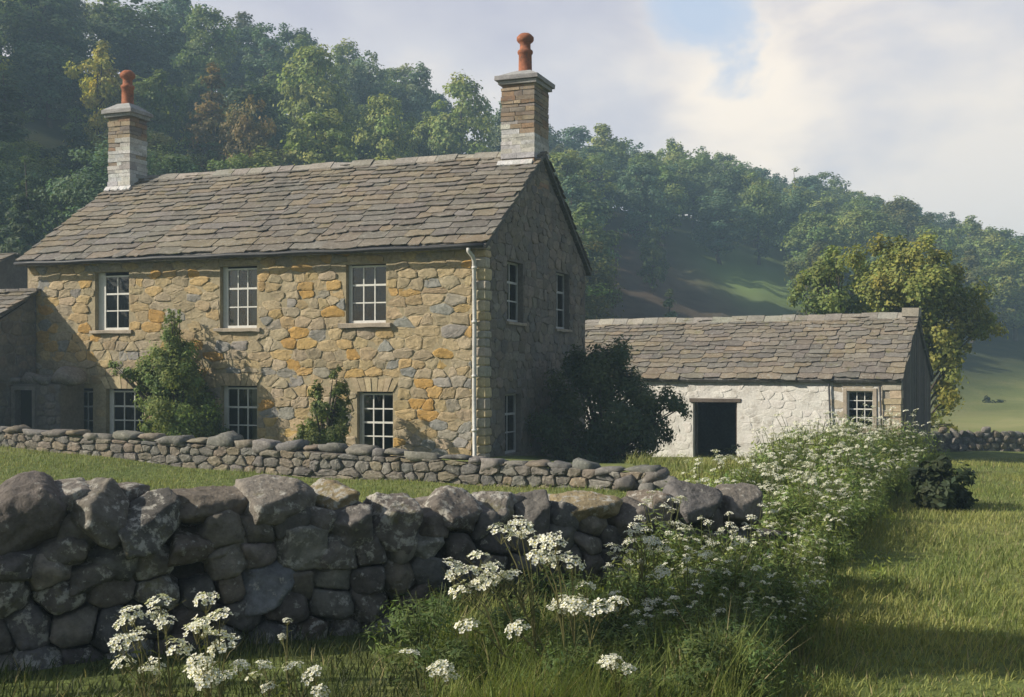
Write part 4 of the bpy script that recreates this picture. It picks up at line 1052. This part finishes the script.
clump_plant('dark_shrub', 'shrub', 'dark dense shrub at the far right edge of the flower bank, before barn gable', 18.5, [(936, 466, 8), (926, 476, 12), (944, 478, 14), (932, 490, 16), (950, 494, 14), (938, 504, 16), (955, 508, 10)], 3200, (.06, .13), (.045, .06, .028), 16, .6, basepx=940, extra=5)
clump_plant('hedge', 'hedge', 'far low hedge bush in the sloping green field', 100, [(985, 405, 6), (995, 403, 7), (1004, 406, 6), (994, 410, 8)], 900, (.2, .3), (.04, .055, .03), 17, 1.0, basepx=995)

# ------------------------------------------------------------------ flowering plants
def umbel(c, r, rs_, K=15, pet=5, s=.017, tilt=None):
    """dome of small five-petalled flowers: returns V, quads, colours"""
    V = []; Cc = []
    ax = np.array([rs_.normal() * .25, rs_.normal() * .25 - .25, 1.0]) if tilt is None else tilt; ax /= np.linalg.norm(ax)
    e1 = np.cross(ax, [1, .2, .1]); e1 /= np.linalg.norm(e1); e2 = np.cross(ax, e1)
    for k in range(K):
        ph = 2.39996 * k + rs_.uniform(0, .5); q = math.sqrt((k + .5) / K) * r
        o = c + (e1 * math.cos(ph) + e2 * math.sin(ph)) * q + ax * (math.sqrt(max(0, r * r * 1.1 - q * q)) * .55 + rs_.normal() * r * .10)
        n = o - (c - ax * r * .9); n /= np.linalg.norm(n); n = n + rs_.normal(size=3) * .22; n /= np.linalg.norm(n)
        f1 = np.cross(n, rs_.normal(size=3)); f1 /= np.linalg.norm(f1); f2 = np.cross(n, f1)
        br = rs_.uniform(.82, 1.05); ss = s * rs_.uniform(.8, 1.2)
        for p in range(pet):
            a = 2 * math.pi * p / pet; d = f1 * math.cos(a) + f2 * math.sin(a); w = -f1 * math.sin(a) + f2 * math.cos(a)
            lift = n * ss * rs_.uniform(.0, .5)
            V += [o + d * ss * .12, o + d * ss * .72 + w * ss * .42 + lift * .6, o + d * ss * 1.12 + lift, o + d * ss * .72 - w * ss * .42 + lift * .6]
            Cc += [np.array([.66, .64, .45]) * br] + [np.array([.80, .80, .74]) * br] * 3
        g_ = n * ss * .16
        V += [o + f1 * ss * .26 + g_, o + f2 * ss * .26 + g_, o - f1 * ss * .26 + g_, o - f2 * ss * .26 + g_]; Cc += [np.array([.55, .48, .14])] * 4
    V = np.array(V); return V, np.arange(len(V)).reshape(-1, 4), np.array(Cc)
def blades_at(P0, D, L, w, rs_, bend=.3):
    """lance leaves: bases P0 (n,3), directions D, lengths L"""
    n = len(P0); D = D / np.linalg.norm(D, axis=1)[:, None]; S_ = np.cross(D, rs_.normal(size=(n, 3))); S_ /= np.linalg.norm(S_, axis=1)[:, None]
    L = np.asarray(L)[:, None]; w = (np.ones((n, 1)) * w); mid = P0 + D * L * .5; tip = P0 + D * L + np.array([0, 0, -1]) * L * bend
    V = np.stack([P0 - S_ * w * .3, P0 + S_ * w * .3, mid + S_ * w, tip, mid - S_ * w], 1).reshape(-1, 3)
    i = np.arange(n)[:, None] * 5; return V, i + np.array([[0, 1, 2, 4]]), i + np.array([[4, 2, 3]])
def hero_plant(label, Yd, basepx, heads, seed, rpx=12, leafn=60, gcol=(.085, .10, .035)):
    rs_ = np.random.RandomState(seed); X0 = GX(basepx, Yd); Z0 = gz(X0, Yd)
    t = thing('flowering_plant', label, 'flower', (X0, Yd, Z0), 0, 'tall white flowers in the foreground')
    pts = [np.array([GX(px, Yd) - X0, rs_.uniform(-.12, .12), ZY(py, Yd) - Z0]) for px, py in heads]
    mb = MB(); P0 = []; Dd = []; Ln = []
    ng = max(1, round(len(pts) / 4)); od = sorted(pts, key=lambda p: p[0]); groups = [list(g) for g in np.array_split(np.array(od), ng)]
    for g in groups:
        g = np.array(g); mid = g.mean(0); fork = np.array([mid[0] * .55, mid[1] * .6, max(.12, g[:, 2].min() - rs_.uniform(.14, .26))])
        b = np.array([rs_.normal() * .03, rs_.normal() * .03, -.03]); m_ = b * .5 + fork * .5 + np.array([-mid[0] * .12, 0, .04])
        mb.tube([b, b * .75 + m_ * .25 + np.array([0, 0, .02]), m_, fork], [.0085, .008, .0072, .006], 6)
        for _ in range(leafn // ng):
            q = rs_.uniform(0, 1); P0.append(b + (fork - b) * q + np.array([-mid[0] * .12 * 4 * q * (1 - q), 0, 0])); Dd.append([rs_.normal(), rs_.normal(), rs_.uniform(.2, 1.6)]); Ln.append(rs_.uniform(.06, .17))
        for p in g:
            e = p - fork; k = fork + e * .5 + np.array([-e[0] * .14, 0, e[2] * .1]); mb.tube([fork, k, p], [.0055, .0042, .003], 5)
            for _ in range(8):                         # the spray of fine stalks under each head
                o_ = rs_.normal(size=3) * np.array([1, 1, .3]) * rpx / F * Yd * .55; mb.tube([p - np.array([0, 0, rpx / F * Yd * .9]), p + o_ + np.array([0, 0, .004])], .0011, 3)
            for q in (.35, .6, .8): P0.append(fork * (1 - q) + p * q); Dd.append([rs_.normal(), rs_.normal(), 1.0]); Ln.append(rs_.uniform(.03, .08))
    st = link('stem', mb_mesh(mb), M['stem'], t); a = st.data.color_attributes.new('Col', 'FLOAT_COLOR', 'POINT'); a.data.foreach_set('color', np.ones(len(st.data.vertices) * 4, np.float32)); st.color = (.16, .15, .06, 1)
    V_, q4, q3 = blades_at(np.array(P0), np.array(Dd, float), Ln, .0075, rs_)
    f = link('foliage', mesh_np('foliage', V_, [q4, q3], np.repeat(rs_.uniform(.7, 1.3, (len(P0), 1)) * np.ones((1, 3)), 5, 0)), M['leaf'], t); f.color = (*gcol, 1)
    for p in pts:
        r = rpx / F * Yd * rs_.uniform(.8, 1.15); V_, Q_, C_ = umbel(p, r, rs_, 17, 5, r * .27)
        link('flower_head', mesh_np('flower_head', V_, [Q_], C_), M['petal'], t)
hero_plant('tall branching white flower in the middle foreground with heads leaning left', 7.7, 556, [(520, 526), (501, 536), (516, 541), (528, 539), (479, 557), (453, 568), (454, 579), (472, 572), (493, 567), (482, 588), (489, 579), (509, 578), (462, 594), (500, 583), (468, 624), (517, 629)], 31)
hero_plant('branching white flower in the middle foreground with heads leaning right', 7.5, 585, [(541, 547), (554, 543), (541, 561), (557, 563), (572, 566), (587, 591), (574, 603), (564, 609), (578, 612), (556, 612), (599, 609), (617, 604)], 32)
hero_plant('upright white flower before right part of boulder wall, left of the flower bank', 9.0, 652, [(639, 528), (633, 536), (646, 541), (617, 549), (663, 576), (648, 603), (662, 626), (655, 546)], 33, 8)
hero_plant('short white flower in bright grass at the bottom right of centre', 7.0, 618, [(607, 658), (616, 663), (626, 666), (612, 668)], 34, 9)
hero_plant('short white flower at bottom edge, midway along the boulder wall shade', 6.9, 432, [(409, 656), (436, 672), (443, 667), (449, 674)], 35, 10)
hero_plant('large white flower cluster at bottom left with cream heads', 6.7, 172, [(157, 607), (131, 617), (151, 620), (170, 621), (121, 628), (140, 637), (182, 648), (153, 671), (121, 666), (128, 640), (146, 675)], 36)
hero_plant('large white flower cluster at bottom left with bluish heads, beside cream heads', 6.5, 214, [(201, 606), (220, 619), (206, 624), (196, 633), (214, 640), (224, 650), (205, 660), (196, 674), (210, 677), (222, 682), (203, 688)], 37, 14)
hero_plant('row of low white flower heads at bottom left, right of large clusters', 6.9, 285, [(241, 666), (261, 671), (250, 684), (291, 671), (268, 690), (312, 678), (322, 690)], 38, 10)
hero_plant('thin budding flower stalk in shade before boulder wall', 7.4, 290, [(287, 622), (280, 640)], 39, 5, 26)

# the bank of flowers that follows the wall towards the barn
def mass_proto(seed, H=1.0, nh=16, nl=700, spread=.34, rh=.045, hs=.016):
    rs_ = np.random.RandomState(seed); mb = MB(); HV = []; HQ = []; HC = []; off = 0; cent = []
    for i in range(nh):
        a = rs_.uniform(0, 6.28); q = spread * math.sqrt(rs_.uniform(0, 1)); p = np.array([q * math.cos(a), q * math.sin(a), H * rs_.uniform(.72, 1.08) - q * .25])
        mb.tube([(p[0] * .1, p[1] * .1, 0), (p[0] * .45, p[1] * .45, p[2] * .6), tuple(p)], [.006, .005, .0028], 4)
        V_, Q_, C_ = umbel(p, rh * rs_.uniform(.7, 1.25), rs_, 9, 4, hs); HV.append(V_); HQ.append(Q_ + off); HC.append(C_); off += len(V_)
        cent.append(p * np.array([.7, .7, rs_.uniform(.35, .85)]))
    for i in range(12): cent.append(np.array([rs_.normal() * spread * .6, rs_.normal() * spread * .6, H * rs_.uniform(.1, .7)]))
    V_, Q_, C_ = leaf_cloud(cent, [rs_.uniform(.09, .2) for _ in cent], nl, .016, .075, rs_, up=.5)
    V2, Q2, C2 = np.concatenate(HV), np.concatenate(HQ), np.concatenate(HC)
    sm = mb_mesh(mb); sm.name = 'stems'; sm.materials.append(M['stem']); a = sm.color_attributes.new('Col', 'FLOAT_COLOR', 'POINT'); a.data.foreach_set('color', np.ones(len(sm.vertices) * 4, np.float32))
    fm = mesh_np('foliage', V_, [Q_], C_); fm.materials.append(M['leaf']); hm = mesh_np('blossom', V2, [Q2], C2); hm.materials.append(M['petal'])
    return sm, fm, hm
MP = [mass_proto(s, nh=h, rh=r_, nl=nl_) for s, h, r_, nl_ in ((51, 9, .045, 1000), (52, 12, .046, 1000), (53, 6, .036, 1200), (54, 8, .034, 1200), (55, 4, .03, 1400))]
rs = np.random.RandomState(77)
def mass_plant(x, y, h, label, col, w=1.0):
    sm, fm, hm = MP[rs.randint(3) if y < 13 else rs.randint(1, 5)]
    t = thing('cow_parsley', label, 'flower', (x, y, gz(x, y)), rs.uniform(0, 6.28), 'white flowers of the bank by the wall')
    t.scale = (h * w, h * w, h)
    s = link('stems', sm, None, t); s.color = (.10, .11, .045, 1); f = link('foliage', fm, None, t); f.color = (*col, 1); link('blossom', hm, None, t)
BL_ = ['white flowering weed in the near bank below the end of boulder wall', 'white flowering weed in the middle of the flower bank beside the wall end', 'white flowering weed at the far end of the flower bank before the barn']
pl = []
for k in range(4000):
    if len(pl) >= 235: break
    t = rs.uniform(0, 1) ** 1.25; y = 8.4 + t * 16.4
    pl_, pr_ = 600 + 230 * t ** .8, 790 + 140 * t ** .8
    px = rs.uniform(pl_, pr_); x = GX(px, y)
    if y < 12.6 and (x - wa[0]) * swv - (y - wa[1]) * cwv < .35: continue       # not inside the wall
    if any((x - a) ** 2 + (y - b) ** 2 < .30 ** 2 * (1 + y * .02) for a, b in pl): continue
    pl.append((x, y))
    h = (.72 + .45 * t) * rs.uniform(.65, 1.25) * (.75 if px > pr_ - 25 else 1)
    mass_plant(x, y, h, BL_[0 if y < 13 else (1 if y < 19 else 2)], tuple(np.array((.18, .23, .07)) * rs.uniform(.7, 1.3)), 1.1)

# leafy plants without flowers at the foot of the boulder wall
lp = []
for k in range(3000):
    if len(lp) >= 46: break
    y = rs.uniform(7.2, 10.6); px = rs.uniform(420, 770); x = GX(px, y)
    ws_ = (x - wa[0]) * swv - (y - wa[1]) * cwv
    if ws_ < .3 or (px < 560 and ws_ > .9 and rs.uniform() < .8) or any((x - a) ** 2 + (y - b) ** 2 < .09 for a, b in lp): continue
    lp.append((x, y)); sm, fm, hm = MP[rs.randint(len(MP))]; h = rs.uniform(.35, .72)
    t = thing('leafy_plant', 'green leafy plant without flowers at the foot of boulder wall', 'plant', (x, y, gz(x, y)), rs.uniform(0, 6.28), 'leafy plants at the wall foot')
    t.scale = (h * 1.25, h * 1.25, h); s = link('stems', sm, None, t); s.color = (.10, .12, .045, 1); f = link('foliage', fm, None, t); f.color = (*(np.array((.10, .145, .045)) * rs.uniform(.7, 1.3)), 1)

# ------------------------------------------------------------------ grass (stuff)
def grass(name, label_, pts, h, w, col, seed, lean=.35):
    rs_ = np.random.RandomState(seed); n = len(pts); z = ground(pts[:, 0], pts[:, 1])
    B = np.column_stack([pts, z - .01]); th = rs_.uniform(0, 6.283, n); side = np.stack([np.cos(th), np.sin(th), 0 * th], 1)
    ln = rs_.normal(size=(n, 2)) * lean + np.array([.12, .0]); H = (h * rs_.uniform(.55, 1.25, n))[:, None]; W = (w * rs_.uniform(.7, 1.3, n))[:, None]
    d = np.column_stack([ln, np.ones(n)])
    m1 = B + d * np.array([.35, .35, .5]) * H; tp = B + d * np.array([1.1, 1.1, .92]) * H
    V_ = np.stack([B - side * W, B + side * W, m1 + side * W * .75, m1 - side * W * .75, tp], 1).reshape(-1, 3)
    i = np.arange(n)[:, None] * 5
    k = np.array([mn.noise((p[0] * .55, p[1] * .4, 1.3)) for p in pts]); k2 = np.array([mn.noise((p[0] * 2.3, p[1] * 1.9, 4.3)) for p in pts])
    y = np.clip(.45 + .55 * k + .3 * k2 + rs_.normal(size=n) * .18, 0, 1)[:, None]
    C_ = (np.array(col[0]) * (1 - y) + np.array(col[1]) * y) * rs_.uniform(.7, 1.3, (n, 1))
    C_ = np.where(rs_.uniform(0, 1, (n, 1)) < .07, np.array([.34, .29, .15]) * rs_.uniform(.6, 1.1, (n, 1)), C_)      # dead stalks
    o = link(name, mesh_np(name, V_, [i + np.array([[0, 1, 2, 3]]), i + np.array([[3, 2, 4]])], np.repeat(C_, 5, 0)), M['grass']); o['kind'] = 'stuff'; tag(o, label_, 'grass'); return o
def sample(n, ylo, yhi, pxlo, pxhi, keep, seed, pw=1.0):
    rs_ = np.random.RandomState(seed); y = ylo + (yhi - ylo) * rs_.uniform(0, 1, n) ** pw; px = rs_.uniform(pxlo, pxhi, n); x = (px - 512) / F * y
    p = np.stack([x, y], 1); return p[keep(p, px)]
def wside(p): return (p[:, 0] - wa[0]) * swv - (p[:, 1] - wa[1]) * cwv     # >0 in front of the boulder wall
def gside(p): return (p[:, 0] - ga[0]) * sg - (p[:, 1] - ga[1]) * cg
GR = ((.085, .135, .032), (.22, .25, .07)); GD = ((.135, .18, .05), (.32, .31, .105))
def hvar(p, a, b, s=1.0): return a + (b - a) * np.clip([.5 + .9 * mn.noise((q[0] * s, q[1] * s, 7.7)) for q in p], 0, 1)
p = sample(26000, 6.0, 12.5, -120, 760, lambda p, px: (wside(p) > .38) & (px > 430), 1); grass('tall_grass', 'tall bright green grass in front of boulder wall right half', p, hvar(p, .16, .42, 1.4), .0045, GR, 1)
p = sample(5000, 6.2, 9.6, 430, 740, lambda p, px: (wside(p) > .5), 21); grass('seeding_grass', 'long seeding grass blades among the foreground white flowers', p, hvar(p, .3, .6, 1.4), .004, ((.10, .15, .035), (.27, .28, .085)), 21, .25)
p = sample(9000, 6.0, 9.5, -120, 470, lambda p, px: (wside(p) > .36), 2); grass('shaded_grass', 'thin grass with shade put into its dark colour along the foot of the boulder wall left half', p, hvar(p, .07, .22, 1.2), .0045, ((.04, .06, .02), (.09, .1, .035)), 2)  # darker blades: the shade at the wall foot is put into the colour
p = sample(70000, 9.0, 27.5, -60, 760, lambda p, px: (wside(p) < -.45) & (gside(p) > .35), 3, .9); grass('yard_grass', 'mown grass between boulder wall and garden wall', p, hvar(p, .05, .12), .006, GD, 3)
p = sample(110000, 6.0, 42, 640, 1130, lambda p, px: (wside(p) > .4) | (p[:, 0] > 3.1), 4, 1.0); grass('field_grass', 'sunlit meadow grass at right of the flower bank', p, hvar(p, .05, .16, .7), .0052, GD, 4)
p = sample(14000, 21, 37, 600, 900, lambda p, px: p[:, 0] > 2.7, 5); grass('rough_grass', 'longer rough grass before the barn wall', p, hvar(p, .12, .34, .8), .009, GD, 5)

# ------------------------------------------------------------------ air, sky, sun, camera
HZ = .0013
mb = MB(); mb.box((-255, -60, -7), (435, 625, 66)); m, nt, out = new_mat('valley_air')
vp = N(nt, 'ShaderNodeVolumePrincipled', Density=HZ); vp.inputs['Color'].default_value = (.54, .77, 1.0, 1); vp.inputs['Anisotropy'].default_value = .2
nt.links.new(vp.outputs[0], out.inputs['Volume'])
hz = mb.build('haze', m); hz['kind'] = 'stuff'; tag(hz, 'pale bluish haze filling the valley air', 'haze')

w = bpy.data.worlds.new('World'); sc.world = w; w.use_nodes = True; nt = w.node_tree; nt.nodes.clear(); L = nt.links.new
SUN = Vector((-.84, -.16, .53)).normalized()
el = math.asin(SUN.z); az = math.atan2(SUN.x, SUN.y)
out = nt.nodes.new('ShaderNodeOutputWorld'); bg = N(nt, 'ShaderNodeBackground', Strength=.06)
sky = N(nt, 'ShaderNodeTexSky', sky_type='NISHITA', sun_disc=False, sun_elevation=el, sun_rotation=az); sky.dust_density = 1.5
tc = N(nt, 'ShaderNodeTexCoord')
mp = N(nt, 'ShaderNodeMapping'); mp.inputs['Scale'].default_value = (1, .6, 1.7); mp.inputs['Location'].default_value = (.35, .2, .1); L(tc.outputs['Generated'], mp.inputs[0])
n1 = N(nt, 'ShaderNodeTexNoise', Scale=8.0, Detail=8.0, Roughness=.52, Distortion=.3); L(mp.outputs[0], n1.inputs['Vector'])
n2 = N(nt, 'ShaderNodeTexNoise', Scale=4.6, Detail=7.0, Roughness=.5); L(mp.outputs[0], n2.inputs['Vector'])
def math_(op, a, b=None):
    q = N(nt, 'ShaderNodeMath', operation=op)
    for k, v in enumerate((a, b)):
        if isinstance(v, bpy.types.NodeSocket): L(v, q.inputs[k])
        elif v is not None: q.inputs[k].default_value = v
    return q.outputs[0]
nrm = N(nt, 'ShaderNodeVectorMath', operation='NORMALIZE'); L(tc.outputs['Generated'], nrm.inputs[0])
def from_dir(d):                                       # distance of the view ray from a compass direction, roughened by the cloud noise
    q = N(nt, 'ShaderNodeVectorMath', operation='DISTANCE'); L(nrm.outputs[0], q.inputs[0]); q.inputs[1].default_value = Vector(d).normalized()
    return math_('ADD', q.outputs['Value'], math_('MULTIPLY', math_('SUBTRACT', n1.outputs['Fac'], .5), .30))
bank = ramp(nt, [(.62, 1), (1.05, .12)], 'EASE'); L(from_dir((.05, 1, .12)), bank.inputs[0])     # cloud bank to the north, clearer elsewhere
gap = ramp(nt, [(.0, .15), (.025, .25), (.068, 1)], 'EASE'); L(from_dir((.160, 1, .305)), gap.inputs[0])
cream = ramp(nt, [(.02, 1), (.15, 0)], 'EASE'); L(from_dir((.19, 1, .235)), cream.inputs[0])
cov = bank.outputs[0]
shade = ramp(nt, [(.34, (6.9, 6.8, 7.9)), (.5, (8.8, 8.5, 8.9)), (.64, (12.2, 11.0, 9.8))]); L(n2.outputs['Fac'], shade.inputs[0])
cc_ = mixc(nt, 'MIX', shade.outputs[0], (15.5, 13.4, 10.8), math_('MULTIPLY', cream.outputs[0], .8))
clr = mixc(nt, 'MIX', sky.outputs[0], (7.2, 9.0, 12.0), .75)              # clear air seen through the gap, thinly veiled
cc_ = mixc(nt, 'MIX', clr, cc_, gap.outputs[0])
cl = mixc(nt, 'MIX', sky.outputs[0], cc_, cov)
L(cl, bg.inputs[0]); L(bg.outputs[0], out.inputs[0])

ld = bpy.data.lights.new('sun', 'SUN'); ld.energy = 5.0; ld.angle = R(.5); ld.color = (1, .92, .78)
lo = bpy.data.objects.new('sun', ld); COL.objects.link(lo); lo.rotation_euler = (-SUN).to_track_quat('-Z', 'Y').to_euler()
cd = bpy.data.cameras.new('camera'); cd.sensor_width = 36; cd.lens = 36 * F / 1024; cd.shift_y = (HORIZON - 348.5) / 1024; cd.clip_end = 3000; cd.clip_start = .1
co = bpy.data.objects.new('camera', cd); COL.objects.link(co); co.location = (0, 0, EYE); co.rotation_euler = (R(90), 0, 0); sc.camera = co
sc.view_settings.view_transform = 'Standard'; sc.view_settings.look = 'None'; sc.view_settings.gamma = 1; sc.view_settings.exposure = .5
sc.render.engine = 'CYCLES'; cy = sc.cycles
cy.use_denoising = True; cy.max_bounces = 5; cy.diffuse_bounces = 3; cy.glossy_bounces = 2; cy.transmission_bounces = 3; cy.transparent_max_bounces = 8; cy.volume_bounces = 1
cy.caustics_reflective = cy.caustics_refractive = False; cy.sample_clamp_indirect = 4
